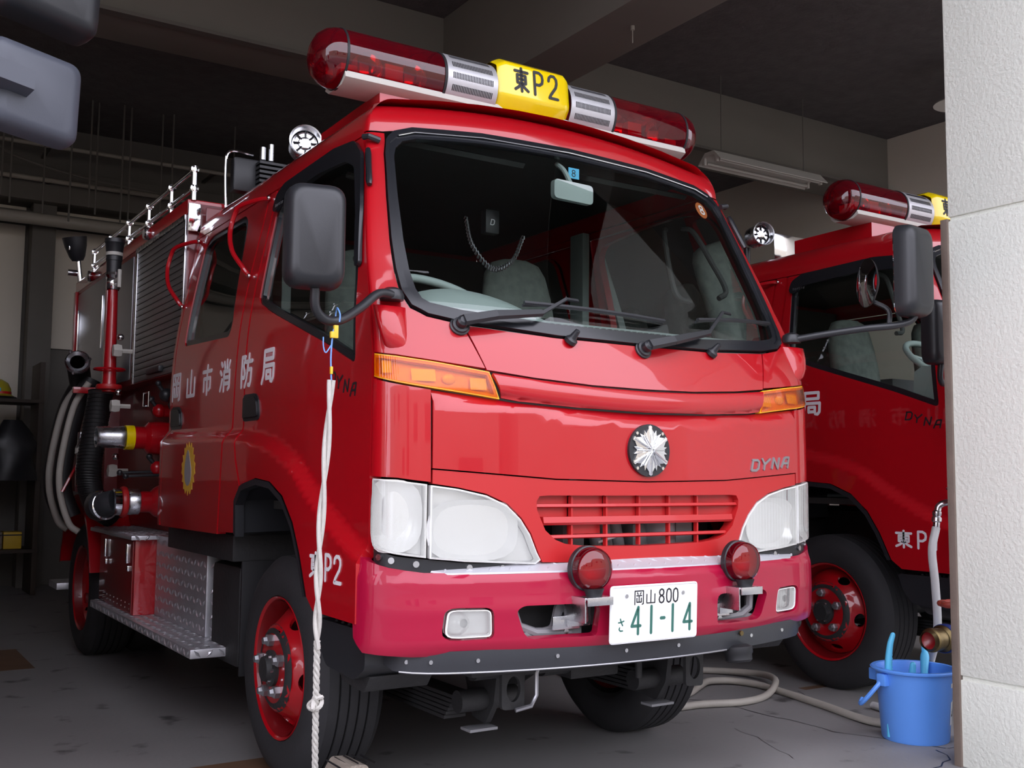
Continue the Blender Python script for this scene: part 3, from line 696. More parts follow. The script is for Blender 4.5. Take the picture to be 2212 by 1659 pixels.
    bo = [(0, .532), (.5, .534), (.72, .537), (.86, .548), (.905, .585), (.92, .70), (.92, .80), (.90, .808), (.85, .793), (.78, .776), (.7, .762), (.6, .758), (0, .757)]
    bh = []
    for q in (fog, opn): bh += [q, [(-a, b) for a, b in q]]
    bumper = P('bumper', both(bo), BP_, CRIMSON, T, FRONT, holes=bh, thick=.03, step=.035)
    # top ledge and tread plate
    mb = MB(); us = np.linspace(-.90, .90, 41); vs = []; fs = []
    for u in us:
        p = BP_(u, .757+.045*max(0, (abs(u)-.6)/.3)**2); vs += [p, Vector((p.x*.985, min(p.y+.12, -.14), p.z-.006))]
    fs = [(2*i, 2*i+1, 2*i+3, 2*i+2) for i in range(40)]
    mb.add(vs, fs).obj('bumper_ledge', BLACK, bumper)
    tp = MB(); vs = []; fs = []; us = np.linspace(-.705, .705, 31)
    for u in us:
        p = BP_(u, .757); k = .03 if abs(u) > .69 else 0; vs += [p+Vector((0, -.002+k, -.002+k*.4)), p+Vector((0, -.001+k, .003+k*.4)), p+Vector((0, .058, .028)), p+Vector((0, .058, .022))]
    for i in range(30): fs += [(4*i+k, 4*i+(k+1) % 4, 4*i+4+(k+1) % 4, 4*i+4+k) for k in range(4)]
    fs += [(0, 1, 2, 3), (123, 122, 121, 120)]
    tpo = tp.add(vs, fs).obj('tread_plate', TREADW, bumper)
    mb = MB()
    for i in range(48):
        u = -.685+i*.029; f_ = .3 if i % 2 else .7; p = BP_(u, .757)+Vector((0, .058*f_, .003+.025*f_)); s_ = 1 if i % 2 else -1; d = Vector((.012, .011*s_, .0048*s_)); n_ = Vector((-.003*s_, .003, .0013))
        mb.add([p-d, p+n_*1.2, p+d, p-n_*1.2, p+Vector((0, 0, .003))], [(0, 1, 4), (1, 2, 4), (2, 3, 4), (3, 0, 4)])
    tag(mb.obj('tread_lozenges', TREADW, tpo, flat=True), kind='stuff')
    for sg in (-1, 1):
        fo = [(sg*a, b) for a, b in offs(fog, -.006)]
        fg = P('fog_lamp', fo, BP_, LENS, bumper, FRONT, off=-.006, thick=.006, step=.03)
        P('fog_rim', fo, BP_, REFL, fg, FRONT, holes=[[(sg*a, b) for a, b in offs(fog, -.009)]], off=-.004, thick=.02)
        P('fog_reflector', fo, BP_, REFL, fg, FRONT, off=-.035, thick=.001)
        c = BP_(sg*.625, .624); MB().lathe([(.012, .03), (.03, .012), (.042, .0)], c+Vector((0, .045, 0)), (0, -1, 0), 20).obj('fog_bowl', REFL, fg)
        # works behind the openings
        MB().box(min(sg*.22, sg*.50), max(sg*.22, sg*.50), -.30, -.29, .54, .70).obj('opening_back', DARK, T)
        fr = MB().prism(rnd([(.24, .53), (.46, .53), (.46, .585), (.345, .60), (.33, .66), (.24, .66)], .01), lambda a, z: Vector((sg*a, -.375, z)), lambda a, z: Vector((sg*a, -.365, z)))
        fr.tube([(sg*.28, -.37, .578), (sg*.40, -.37, .585), (sg*.45, -.36, .605), (sg*.465, -.35, .66)], .014, 8)
        fr = fr.obj('tow_frame', GREYP, T)
        for a, z in ((.30, .583), (.26, .63), (.31, .63)): MB().cyl((sg*a, -.375, z), (sg*a, -.385, z), .009, 6).obj('bolt', STEEL, fr)
    # skirt
    def SK(u, z):
        s_ = 1 if u >= 0 else -1; a = abs(u); k = .012*sstep((z-.46)/.08)
        if a <= .66: return Vector((u, -.425+.10*(a/.7)**2-k, z))
        t = (a-.66)/.2; y0 = -.425+.10*(.66/.7)**2
        return Vector((s_*((1-t)**2*.66+(1-(1-t)**2)*.80), (1-t)**2*y0+2*t*(1-t)*(y0+.04)+t*t*-.20-k*(1-t), z))
    so = [(0, .486), (.5, .487), (.70, .489), (.80, .495), (.845, .51), (.855, .55), (0, .55)]
    sk = P('bumper_skirt', both(so), SK, SKIRT, T, FRONT, thick=.006)
    MB().tube([SK(u, .487+.008*(abs(u)/.8)**4)+Vector((0, -.002, 0)) for u in np.linspace(-.78, .30, 30)], .003, 8).obj('skirt_edge_bead', BADGE, sk)
    for u in (-.76, -.70, -.585, -.35, -.12, .08, .42, .6):
        p = SK(u, .522); MB().cyl(p, p+Vector((0, -.003, 0)), .006, 10).obj('rivet', STEEL, sk)
    p = SK(.36, .49); tb = MB().lathe([(0, -.035), (.035, -.035), (.042, -.028), (.042, -.012), (.046, -.006), (.046, .012), (.03, .02), (.0, .02)], p+Vector((0, .0, -.012)), (0, .15, 1), 24).obj('tow_pin', RUBBER, T)
    MB().cyl(p+Vector((0, -.012, .045)), p+Vector((0, -.018, .045)), .008, 10).obj('pin_bolt', BRASS, tb)
    # ---- number plate
    PX, PY, PZ = -.056, -.486, .634
    pl = MB(); pm = lambda d: (lambda a, b: Vector((PX+a, PY-d-.012*b/.165*.5, PZ+b)))
    rect = rnd([(-.165, -.0825), (.165, -.0825), (.165, .0825), (-.165, .0825)], .012)
    pl.prism(rect, pm(0), pm(-.003)); pl = pl.obj('number_plate', PLATEW, T, ang=60)
    mb = MB(); bo_ = offs(rect, -.004); mb.tube([pm(.0005)(*q) for q in bo_], .0018, 6, closed=True).obj('plate_edge', PLATEW, pl)
    pf = lambda a, b, d: pm(d)(a, b)
    for ch, a0, a1 in (('岡', -.078, -.042), ('山', -.034, .002), ('8', .014, .036), ('0', .042, .064), ('0', .068, .090)): glyph('plate_character', ch, pf, a0, a1, .026, .066, .0045 if ch not in '山岡' else .0035, INK, pl, .0008)
    glyph('plate_character', 'さ', pf, -.137, -.112, -.048, -.012, .004, GREEN, pl, .0008)
    for ch, a0, a1, w in (('4', -.088, -.052, .0088), ('I', -.026, .0, .0092), ('-', .020, .041, .0095), ('I', .056, .082, .0092), ('4', .110, .146, .0088)): glyph('plate_character', ch, pf, a0, a1, -.058 if ch != '-' else -.052, .018 if ch != '-' else .016, w, GREEN, pl, .0008)
    for a in (-.107, .107): MB().cyl(pm(0)(a, .052), pm(.003)(a, .052), .006, 10).obj('plate_bolt', STEEL, pl)
    # ---- front beacons
    for x in (-.285, .305):
        by = -.455; zc = .766; R = .061
        bk = MB().box(x-.03, x+.06, -.505, -.44, .683, .690, .002).box(x-.03, x+.06, -.507, -.504, .667, .690, .001).box(x-.035, x-.03, -.50, -.40, .62, .69, .001).box(x-.03, x+.05, -.41, -.40, .60, .685, .001).box(x-.075, x+.02, -.402, -.396, .592, .63, .002)
        bk = bk.obj('beacon_bracket', STEEL, T)
        MB().cyl((x+.015, -.475, .69), (x+.015, -.475, .712), .022, 18, .03).obj('beacon_foot', RUBBER, bk)
        c = Vector((x+.015, -.44, zc))
        MB().lathe([(0, .012), (.05, .012), (R+.004, .004), (R+.004, -.012), (R, -.014)], c, (0, 1, 0), 36).obj('beacon_back', BLACK, bk)
        MB().lathe([(R, 0), (R, .036), (R-.004, .047), (R-.016, .053), (R*.4, .058), (0, .059)], c, (0, -1, 0), 40).obj('beacon_lens', REDGLASS, bk, ang=50)
        MB().lathe([(R, -.002), (R+.001, 0), (R+.001, .003), (R, .003)], c, (0, -1, 0), 40).obj('beacon_ring', CHROME, bk)
        MB().lathe([(.0, .0), (.02, .004), (R-.006, .03)], c+Vector((0, -.004, 0)), (0, -1, 0), 28).obj('beacon_reflector', REDPLATE, bk)
        MB().tube(catmull([(x+.015, -.46, .685), (x+.025, -.44, .65), (x+.04, -.42, .61), (x+.02, -.40, .60)], 5), .004, 6).obj('beacon_wire', RUBBER, bk)
    # ---- wipers and washer nozzles
    wf = lambda u, z, d: shifted(FP, d, FRONT)(u, z)
    for (pu, pz_), el, tip0, tip1 in (((-.612, 1.452), (-.20, 1.546), (-.395, 1.537), (.13, 1.525)), ((.02, 1.424), (.47, 1.570), (.29, 1.545), (.69, 1.575))):
        p0 = wf(pu, pz_, .0); w = MB().lathe([(0, 0), (.030, 0), (.030, .006), (.026, .008), (.024, .014), (.017, .016), (.017, .036), (.010, .042), (0, .042)], p0, wf(pu, pz_, .02)-p0, 24).obj('wiper', BLACK, T)
        a = wf(pu, pz_, .036); b = wf(pu+.10, pz_+.018, .044); c_ = wf(pu+(el[0]-pu)*.62, pz_+(el[1]-pz_)*.42, .036); d_ = wf(el[0]-.05, el[1], .034); e_ = wf(el[0], el[1]+.004, .026)
        mb = MB()
        for q0, q1, w0, w1, h in ((a, b, .018, .016, .012), (b, c_, .016, .011, .011), (c_, d_, .007, .006, .005), (d_, e_, .006, .006, .005)):
            dd = (q1-q0).normalized(); nn = Vector((0, -.85, .5)).normalized(); sd = dd.cross(nn).normalized()
            mb.add([q0+sd*w0, q0-sd*w0, q1-sd*w1, q1+sd*w1, q0+sd*w0*.7+nn*h, q0-sd*w0*.7+nn*h, q1-sd*w1*.7+nn*h, q1+sd*w1*.7+nn*h], [(0, 1, 2, 3), (4, 7, 6, 5), (0, 4, 5, 1), (1, 5, 6, 2), (2, 6, 7, 3), (3, 7, 4, 0)])
        mb.obj('wiper_arm', BLACK, w)
        bl = MB(); N_ = 14
        for (h, r, lift) in ((.012, .005, .010), (.0, .0075, .022)):
            bl.tube([wf(tip0[0]+(tip1[0]-tip0[0])*k/N_, tip0[1]+(tip1[1]-tip0[1])*k/N_+h*math.sin(PI*k/N_)-.008, lift+.006*math.sin(PI*k/N_)) for k in range(N_+1)], r, 6)
        bl.obj('wiper_blade', BLACK, w)
    for u, z in ((-.256, 1.430), (.32, 1.433)):
        p0 = wf(u, z, 0); dn_ = wf(u, z, .02)-p0
        MB().lathe([(0, 0), (.020, 0), (.020, .012), (.014, .016), (.012, .02), (.008, .045), (0, .048)], p0, dn_+Vector((.006, 0, .012)), 18).obj('washer_nozzle', BLACK, T)
    # ---- mirrors
    def mirror(sg, c, pts, rot, w, h, dep):
        mt = Matrix.Translation(c) @ Matrix.Rotation(rot, 4, 'Z')
        arm = MB().tube(catmull(pts, 6), .0125, 10).obj('mirror_arm', BLACK, T)
        q = FP(sg*.79, 1.52)+Vector((sg*.01, -.02, -.004))
        MB().lathe([(0, 0), (.034, 0), (.036, .012), (.030, .028), (.016, .036), (0, .037)], q, (0, 0, 1), 20).obj('mirror_pivot', BLACK, arm)
        prof = [(0, 1.0), (.25, .995), (.6, .96), (.82, .88), (.95, .76), (1.0, .62)]
        rect = rnd([(-w/2, -h/2), (w/2, -h/2), (w/2, h/2), (-w/2, h/2)], .045, 6); vs = []; fs = []; n_ = len(rect)
        for t, s_ in prof:
            for a, b in rect: vs.append(mt @ Vector((a*s_, -dep*t, b*(1-(1-s_)*.6))))
        for j in range(len(prof)-1):
            for k in range(n_): fs.append((j*n_+k, j*n_+(k+1) % n_, (j+1)*n_+(k+1) % n_, (j+1)*n_+k))
        fs.append(tuple((len(prof)-1)*n_+k for k in range(n_)))
        hs_ = MB().add(vs, fs).obj('mirror_housing', BLACK, arm, ang=55)
        MB().prism(offs(rect, -.006), lambda a, b: mt @ Vector((a, .001, b)), lambda a, b: mt @ Vector((a, .006, b))).obj('mirror_glass', MIRRORG, arm)
        MB().tube([mt @ Vector((a, -dep*1.0+.012-.004*(b < -h*.40), b)) for a, b in rnd([(-.028, -h*.43), (-.028, -h*.2), (.035, -h*.2), (.035, -h*.43)], .008)[0:20]], .0015, 5).obj('cover_seam', SEAL, arm)
        return arm
    mirror(-1, Vector((-1.092, -.365, 1.632)), [(-.80, -.255, 1.527), (-.86, -.275, 1.525), (-.93, -.31, 1.475), (-1.0, -.345, 1.432), (-1.05, -.36, 1.425), (-1.085, -.375, 1.45), (-1.092, -.385, 1.50)], math.radians(-12), .155, .27, .07)
    ra = mirror(1, Vector((1.11, -.50, 1.768)), [(.80, -.255, 1.527), (.88, -.33, 1.545), (.98, -.42, 1.563), (1.07, -.49, 1.575), (1.12, -.52, 1.60), (1.125, -.525, 1.66)], math.radians(8), .165, .33, .075)
    mt = Matrix.Translation((1.02, -.40, 1.735)) @ Matrix.Rotation(math.radians(62), 4, 'Z')
    MB().lathe([(0, -.03), (.05, -.026), (.085, -.008), (.09, 0)], (0, 0, 0), (0, 1, 0), 28).obj('round_mirror_back', BLACK, ra).matrix_local = mt
    MB().lathe([(0, .016), (.04, .012), (.08, .002), (.088, 0)], (0, 0, 0), (0, 1, 0), 28).obj('round_mirror_glass', MIRRORG, ra).matrix_local = mt
    MB().tube(catmull([(1.05, -.47, 1.572), (1.055, -.465, 1.63), (1.03, -.42, 1.665)], 4), .009, 8).obj('round_mirror_stem', BLACK, ra)
    # ---- roof light bar
    ay, az, R = .345, 2.424, .102
    lb = MB().prism([(.258, 2.338), (.266, 2.364), (.42, 2.364), (.43, 2.338), (.40, 2.320), (.29, 2.320)], lambda y, z: Vector((-.745, y, z)), lambda y, z: Vector((.745, y, z))).obj('light_bar', LAMPW, T)
    MB().prism([(.29, 2.18), (.29, 2.324), (.80, 2.316), (.80, 2.18)], lambda y, z: Vector((-.605, y, z)), lambda y, z: Vector((.605, y, z))).obj('light_bar_riser', RED, lb)
    for sg in (-1, 1):
        A = lambda x: Vector((sg*x, ay, az)); D = (sg, 0, 0)
        MB().lathe([(R, .0), (R, .365)], A(.375), D, 48).obj('red_lens', REDGLASS, lb)
        MB().lathe([(R+.001, 0), (R*.985, .024), (R*.90, .05), (R*.70, .075), (R*.40, .090), (0, .096)], A(.742), D, 48).obj('red_end_dome', REDGLASS, lb, ang=60)
        MB().lathe([(R-.001, 0), (R+.003, 0), (R+.003, .008), (R-.001, .008)], A(.738), D, 48).obj('lens_ring', RUBBER, lb)
        MB().lathe([(R-.001, 0), (R+.003, 0), (R+.003, .010), (R-.001, .010)], A(.368), D, 48).obj('lens_ring', RUBBER, lb)
        MB().lathe([(R+.002, 0), (R+.002, .206)], A(.162), D, 48).obj('speaker_sleeve', SLEEVE, lb)
        gs = MB()
        for k in range(9):
            t = math.radians(60+k*24)
            for x in np.linspace(.185, .345, 26):
                for dt in (0,):
                    c = Vector((sg*x, ay-(R+.0022)*math.sin(t), az+(R+.0022)*math.cos(t)-.0)) if 0 else Vector((sg*x, ay+(R+.0024)*math.cos(t+PI/6), az+(R+.0024)*math.sin(t-0*PI)))
                    e = Vector((0, math.cos(t), math.sin(t))); tt = Vector((0, -math.sin(t), math.cos(t))); c = Vector((sg*x, ay, az))+e*(R+.0026)
                    gs.add([c+tt*.011+Vector((.0018, 0, 0)), c+tt*.011-Vector((.0018, 0, 0)), c-tt*.011-Vector((.0018, 0, 0)), c-tt*.011+Vector((.0018, 0, 0))], [(0, 1, 2, 3)])
        tag(gs.obj('speaker_slots', INK, lb, flat=True), kind='stuff')
        # rotating lamps inside
        for x, rr in ((.45, .055), (.62, .05)):
            MB().lathe([(0, 0), (.02, .006), (.045, .022), (.055, .045)], (sg*x, ay+.03, az-.015), (sg*.35, -1, .1), 24).obj('reflector_dish', REDPLATE if 0 else CHROME, lb)
            MB().cyl((sg*x, ay, az-.085), (sg*x, ay, az-.03), .018).obj('lamp_motor', BLACK, lb)
        MB().box(min(sg*.50, sg*.57), max(sg*.50, sg*.57), ay-.02, ay+.02, az-.07, az+.02, .004).obj('lamp_bracket', REDPLATE, lb)
        MB().box(min(sg*.68, sg*.74), max(sg*.68, sg*.74), ay-.035, ay+.035, az-.085, az-.02, .004).obj('lamp_box', REDPLATE, lb)
    oc = rnd([(.300, 2.552), (.375, 2.552), (.445, 2.50), (.445, 2.37), (.38, 2.318), (.290, 2.318), (.256, 2.360), (.232, 2.396), (.246, 2.522)], .012, 3)
    cy_, cz_ = .345, 2.434; vs = []; fs = []; n_ = len(oc)
    for x, s_ in ((-.158, .84), (-.15, .9), (-.128, 1), (.128, 1), (.15, .9), (.158, .84)):
        for y, z in oc: vs.append((x, cy_+(y-cy_)*s_, cz_+(z-cz_)*s_))
    for j in range(5):
        for k in range(n_): fs.append((j*n_+k, j*n_+(k+1) % n_, (j+1)*n_+(k+1) % n_, (j+1)*n_+k))
    sb = MB().add(vs, fs).obj('sign_box', YELLOW, lb, ang=30)
    def sf(a, b, d):
        t = (b-2.396)/.126; y = .232+.014*t; return Vector((a, y-.001-d, b))
    for ch, a0, a1 in (('東', -.095, -.035), ('P', -.012, .034), (digit, .052, .098)): glyph('sign_letter', ch, sf, a0, a1, 2.420, 2.508, .011, INK, sb, .001)
    for a in (-.1, -.05, 0, .05, .1): MB().sphere((a, .290, 2.325), .004, 8).obj('screw', BRASS, sb)
    # ---- roof fittings behind the bar
    sl = MB().lathe([(0, 0), (.05, 0), (.062, .02), (.066, .10), (.070, .14), (.064, .138), (.058, .10)], (-.44, 1.42, 2.44), (-.28, -1, .02), 32).obj('search_lamp', STEEL, T)
    MB().lathe([(.057, 0), (.044, .004), (.044, .006), (.030, .006), (.026, .012), (0, .016)], (-.465, 1.33, 2.441), (-.28, -1, .02), 28).obj('lamp_face', CHROME, sl)
    mb = MB()
    for k in range(8):
        t = k*PI/4; mb.tube([Vector((-.467, 1.318, 2.441))+Vector((math.cos(t), -.28*math.cos(t), math.sin(t)))*r for r in (.022, .05)], .004, 6)
    mb.obj('lamp_spokes', BLACK, sl); MB().cyl((-.44, 1.46, 2.22), (-.44, 1.46, 2.39), .02).obj('lamp_post', BLACK, sl)
    fl_ = MB().box(-.60, -.34, 1.86, 1.93, 2.34, 2.50, .01).obj('flood_lamp', BLACK, T)
    for k in range(6): MB().box(-.50, -.35, 1.80, 1.87, 2.36+k*.022, 2.372+k*.022).obj('cooling_fin', BLACK, fl_)
    MB().tube(catmull([(-.62, 1.90, 2.20), (-.63, 1.90, 2.45), (-.61, 1.90, 2.53), (-.50, 1.90, 2.53)], 5), .007, 8).obj('lamp_yoke', CHROME, fl_)
    MB().cyl((-.47, 1.85, 2.50), (-.47, 1.85, 2.56), .014).cyl((-.43, 1.85, 2.50), (-.43, 1.85, 2.58), .014).obj('lamp_knob', STEEL, fl_)
    for x in (-.60,): MB().sphere((x, 2.05, 2.22), .10, 20, (1, 1.4, .9)).obj('roof_dome', LAMPW, T)
    build_interior(T); build_chassis(T); build_body(T)
    return T
def catmull_2d(pts, n=5): return [(p.x, p.y) for p in catmull([(a, b, 0) for a, b in pts], n, True)]

def build_interior(T):
    cl = MB().box(-.74, .74, -.12, 1.84, .90, .93).box(-.74, .74, 1.80, 1.84, .93, 2.14).box(-.66, .66, .16, 1.84, 2.17, 2.19, .006).obj('cab_lining', TRIMD, T)
    prof = [(-.235, 1.40), (-.255, 1.475), (-.20, 1.505), (-.08, 1.540), (.04, 1.556), (.085, 1.53), (.10, 1.36), (.06, 1.05), (-.18, 1.05)]
    db = MB(); db.prism(prof, lambda y, z: Vector((-.70, y+.045, z)), lambda y, z: Vector((.70, y+.045, z)))
    db = db.obj('dashboard', TRIM, T, ang=50)
    vs = []; fs = []
    for i, x in enumerate(np.linspace(-.66, -.16, 15)):
        h = .075*math.sin(PI*(i/14)**.8)**.7 if 0 < i < 14 else 0
        vs += [(x, -.15, 1.50), (x, -.10, 1.515+h*.75), (x, .0, 1.550+h*.9), (x, .10, 1.556+h*.8), (x, .13, 1.44)]
    for i in range(14): fs += [(5*i+k, 5*i+k+1, 5*i+6+k, 5*i+5+k) for k in range(4)]
    MB().add(vs, fs).obj('instrument_hood', TRIM, db, ang=60)
    for i in range(28): MB().box(-.30+i*.026, -.285+i*.026, -.145, -.125, 1.506, 1.5145).obj('vent_slot', TRIMD, db)
    MB().prism(rnd([(-.64, -.13), (-.42, -.16), (-.26, -.17), (-.34, -.08), (-.50, -.03)], .04), lambda a, b: Vector((a, b-.02, 1.562+b*.29)), lambda a, b: Vector((a, b-.02, 1.566+b*.29))).obj('dash_papers', WHITE, db)
    c = Vector((-.46, .13, 1.575)); e1 = Vector((1, 0, 0)); e2 = Vector((0, .62, .78)).normalized()*1; e2 = Vector((0, .80, .60))
    sw = MB().tube([c+(e1*math.cos(t)+e2*math.sin(t))*.205 for t in np.linspace(0, 2*PI, 41)[:-1]], .015, 10, closed=True)
    for t in (PI*1.5, .3, PI-.3): sw.tube([c+Vector((0, -.03, -.02)), c+(e1*math.cos(t)+e2*math.sin(t))*.2], .012, 8)
    sw.sphere(c+Vector((0, -.03, -.02)), .06, 14).obj('steering_wheel', TRIM, T)
    for x, y, h in ((-.46, .62, 1.86), (.20, .60, 1.90), (-.45, 1.62, 1.66), (.0, 1.62, 1.66), (.45, 1.62, 1.66)):
        w = .165; vs = []; fs = []; rows = [(1.22, 1.0, 0), (h-.42, 1.02, .03), (h-.26, 1.0, .05), (h-.15, .95, .07), (h-.06, .84, .085), (h-.015, .66, .09), (h, .40, .092)]
        for z, s_, lean in rows:
            for k in range(12):
                t = 2*PI*k/12; ct, st_ = math.cos(t), math.sin(t); e = (abs(ct)**3+abs(st_)**3)**(-1/3)
                vs.append((x+w*s_*ct*e, y+lean+.055*(.5+.5*s_)*st_*e, z))
        for j in range(len(rows)-1):
            for k in range(12): fs.append((j*12+k, j*12+(k+1) % 12, (j+1)*12+(k+1) % 12, (j+1)*12+k))
        fs.append(tuple(range(72, 84)))
        s = MB().add(vs, fs).obj('seat', SEATM, T, ang=60)
        MB().box(x-.17, x+.17, y-.40, y+.05, 1.10, 1.24, .03).obj('seat_cushion', SEATM, s)
    rm = MB().prism(rnd([(-.076, -.033), (.076, -.033), (.076, .033), (-.076, .033)], .016), lambda a, b: Vector((-.022+a, -.03-.10*a, 1.995+b-.06*a)), lambda a, b: Vector((-.022+a, -.008-.10*a, 1.995+b-.06*a))).obj('interior_mirror', TRIM, T, ang=50)
    MB().tube(catmull([(-.024, .07, 2.115), (-.03, .02, 2.08), (-.02, -.005, 2.03), (-.018, -.015, 2.01)], 4), .009, 8).obj('mirror_stalk', TRIM, rm)
    tg = MB().box(-.015, .03, .012, .014, 2.055, 2.092).obj('service_tag', CYAN, rm)
    glyph('tag_digit', '8', lambda a, b, d: Vector((a, .012-d, b)), -.002, .015, 2.062, 2.085, .003, INK, tg, .0006)
    for x in (-.38, .36):
        MB().prism(rnd([(-.24, -.06), (.24, -.06), (.22, .06), (-.22, .06)], .025), lambda a, b: Vector((x+a, .13+b*.9, 2.118+b*.35)), lambda a, b: Vector((x+a, .145+b*.9, 2.105+b*.35))).obj('sun_visor', TRIMD, T)
    rd = MB().box(-.10, -.04, .42, .46, 1.93, 2.02, .006).obj('radio_handset', BLACK, T)
    glyph('handset_mark', 'D', lambda a, b, d: Vector((a, .419-d, b)), -.082, -.062, 1.962, 1.982, .003, WHITE, rd, .0006)
    cord = [Vector(p) for p in catmull([(-.17, .45, 1.98), (-.14, .45, 1.88), (-.06, .44, 1.80), (.03, .44, 1.84), (.08, .44, 1.94)], 40)]
    MB().tube([p+Vector((0, .011*math.cos(i*1.25), .011*math.sin(i*1.25))) for i, p in enumerate(cord)], .0028, 5).obj('coiled_cord', BADGE, rd)
    MB().box(.30, .72, 1.02, 1.30, 1.20, 1.62, .004).obj('equipment_locker', GREYP, T)
    MB().tube(catmull([(.70, .33, 2.03), (.665, .30, 2.00), (.655, .26, 1.86), (.66, .22, 1.74), (.72, .21, 1.72)], 6), .011, 8).obj('assist_grip', TRIMD, T)
    MB().tube(catmull([(-.70, .33, 2.03), (-.665, .30, 2.00), (-.655, .26, 1.86), (-.66, .22, 1.74), (-.72, .21, 1.72)], 6), .011, 8).obj('assist_grip', TRIMD, T)
    for x in (-.70, .70): MB().box(x-.02, x+.02, .87, .97, 1.0, 2.12, .01).obj('belt_pillar', TRIM, T)
    mb = MB()
    for y0, a in ((.52, .0), (.60, .06)):
        mb.tube([(-.1+a, y0-.25, 1.50), (-.1+a, y0-.23, 1.60), (.10+a, y0-.23, 1.60), (.10+a, y0-.25, 1.50)], .006, 6)
    mb.obj('clip_rack', STEEL, T)

def build_wheel(T, xo, y, sg, front=True):
    R = .375; o = Vector((xo, y, R)); d = Vector((sg, 0, 0))
    tr = [(.222, -.016), (.240, .004), (.275, .016), (.315, .014), (.345, .002), (.360, -.014), (.3725, -.026)]
    h = -.026
    for g in (-.062, -.095, -.128, -.161): tr += [(.3752, g+.004), (.366, g+.003), (.366, g-.003), (.3752, g-.004)]
    tr += [(.3725, -.196), (.360, -.208), (.345, -.224), (.315, -.236), (.275, -.238), (.240, -.226), (.222, -.206), (.222, -.016)]
    w = MB().lathe(tr, o, d, 72).obj('wheel', TYRE, T, ang=28)
    MB().lathe([(.218, -.02), (.226, .000), (.236, .006), (.237, .002), (.228, -.008)], o, d, 64).obj('rim_flange', RED, w)
    MB().lathe([(.224, .0), (.212, -.03), (.205, -.07), (.203, -.20)], o, d, 56).obj('rim_barrel', RED_DARK, w)
    if front: hp = hermite([(.03, .022), (.115, .022), (.135, .018), (.16, -.012), (.19, -.045), (.205, -.06)])
    else: hp = hermite([(.03, -.11), (.11, -.11), (.14, -.10), (.17, -.06), (.205, -.04)])
    e1, e2 = Vector((0, -1, 0)), Vector((0, 0, 1))
    fn = lambda a, b: o+e1*a+e2*b+d*hp(math.hypot(a, b))
    holes = []
    for k in range(5):
        c = math.radians(54+72*k+9); ca, sa = math.cos(c), math.sin(c)
        holes.append([(.174*ca+.017*math.cos(t)*ca-.034*math.sin(t)*sa, .174*sa+.017*math.cos(t)*sa+.034*math.sin(t)*ca) for t in np.linspace(0, 2*PI, 17)[:-1]])
    panel('rim_disc', [(.204*math.cos(t), .204*math.sin(t)) for t in np.linspace(0, 2*PI, 49)[:-1]], fn, RED, w, d, holes=holes, step=.025, thick=.012)
    hc = hp(.05)
    MB().lathe([(.145, hp(.145)+.0006), (.128, hp(.128)+.002), (.115, hp(.115)+.0012)], o, d, 40).obj('rust_ring', DARK, w)
    MB().lathe([(.060, hc-.01), (.060, hc+.012), (.045, hc+.018), (.040, hc+.035), (.0, hc+.038)], o, d, 28).obj('hub', DARK, w)
    for k in range(5):
        t = math.radians(90+72*k+6); c = o+e1*.092*math.cos(t)+e2*.092*math.sin(t)+d*hc
        MB().lathe([(.021, 0), (.021, .018), (.015, .022), (.012, .034), (0, .035)], c, d, 6).obj('lug_nut', BADGE if front else DARK, w, flat=True)
    for k in range(6):
        t = math.radians(60*k); c = o+e1*.045*math.cos(t)+e2*.045*math.sin(t)+d*(hc+.014)
        MB().lathe([(.007, 0), (.007, .012), (0, .013)], c, d, 6).obj('hub_bolt', STEEL, w, flat=True)
    return w

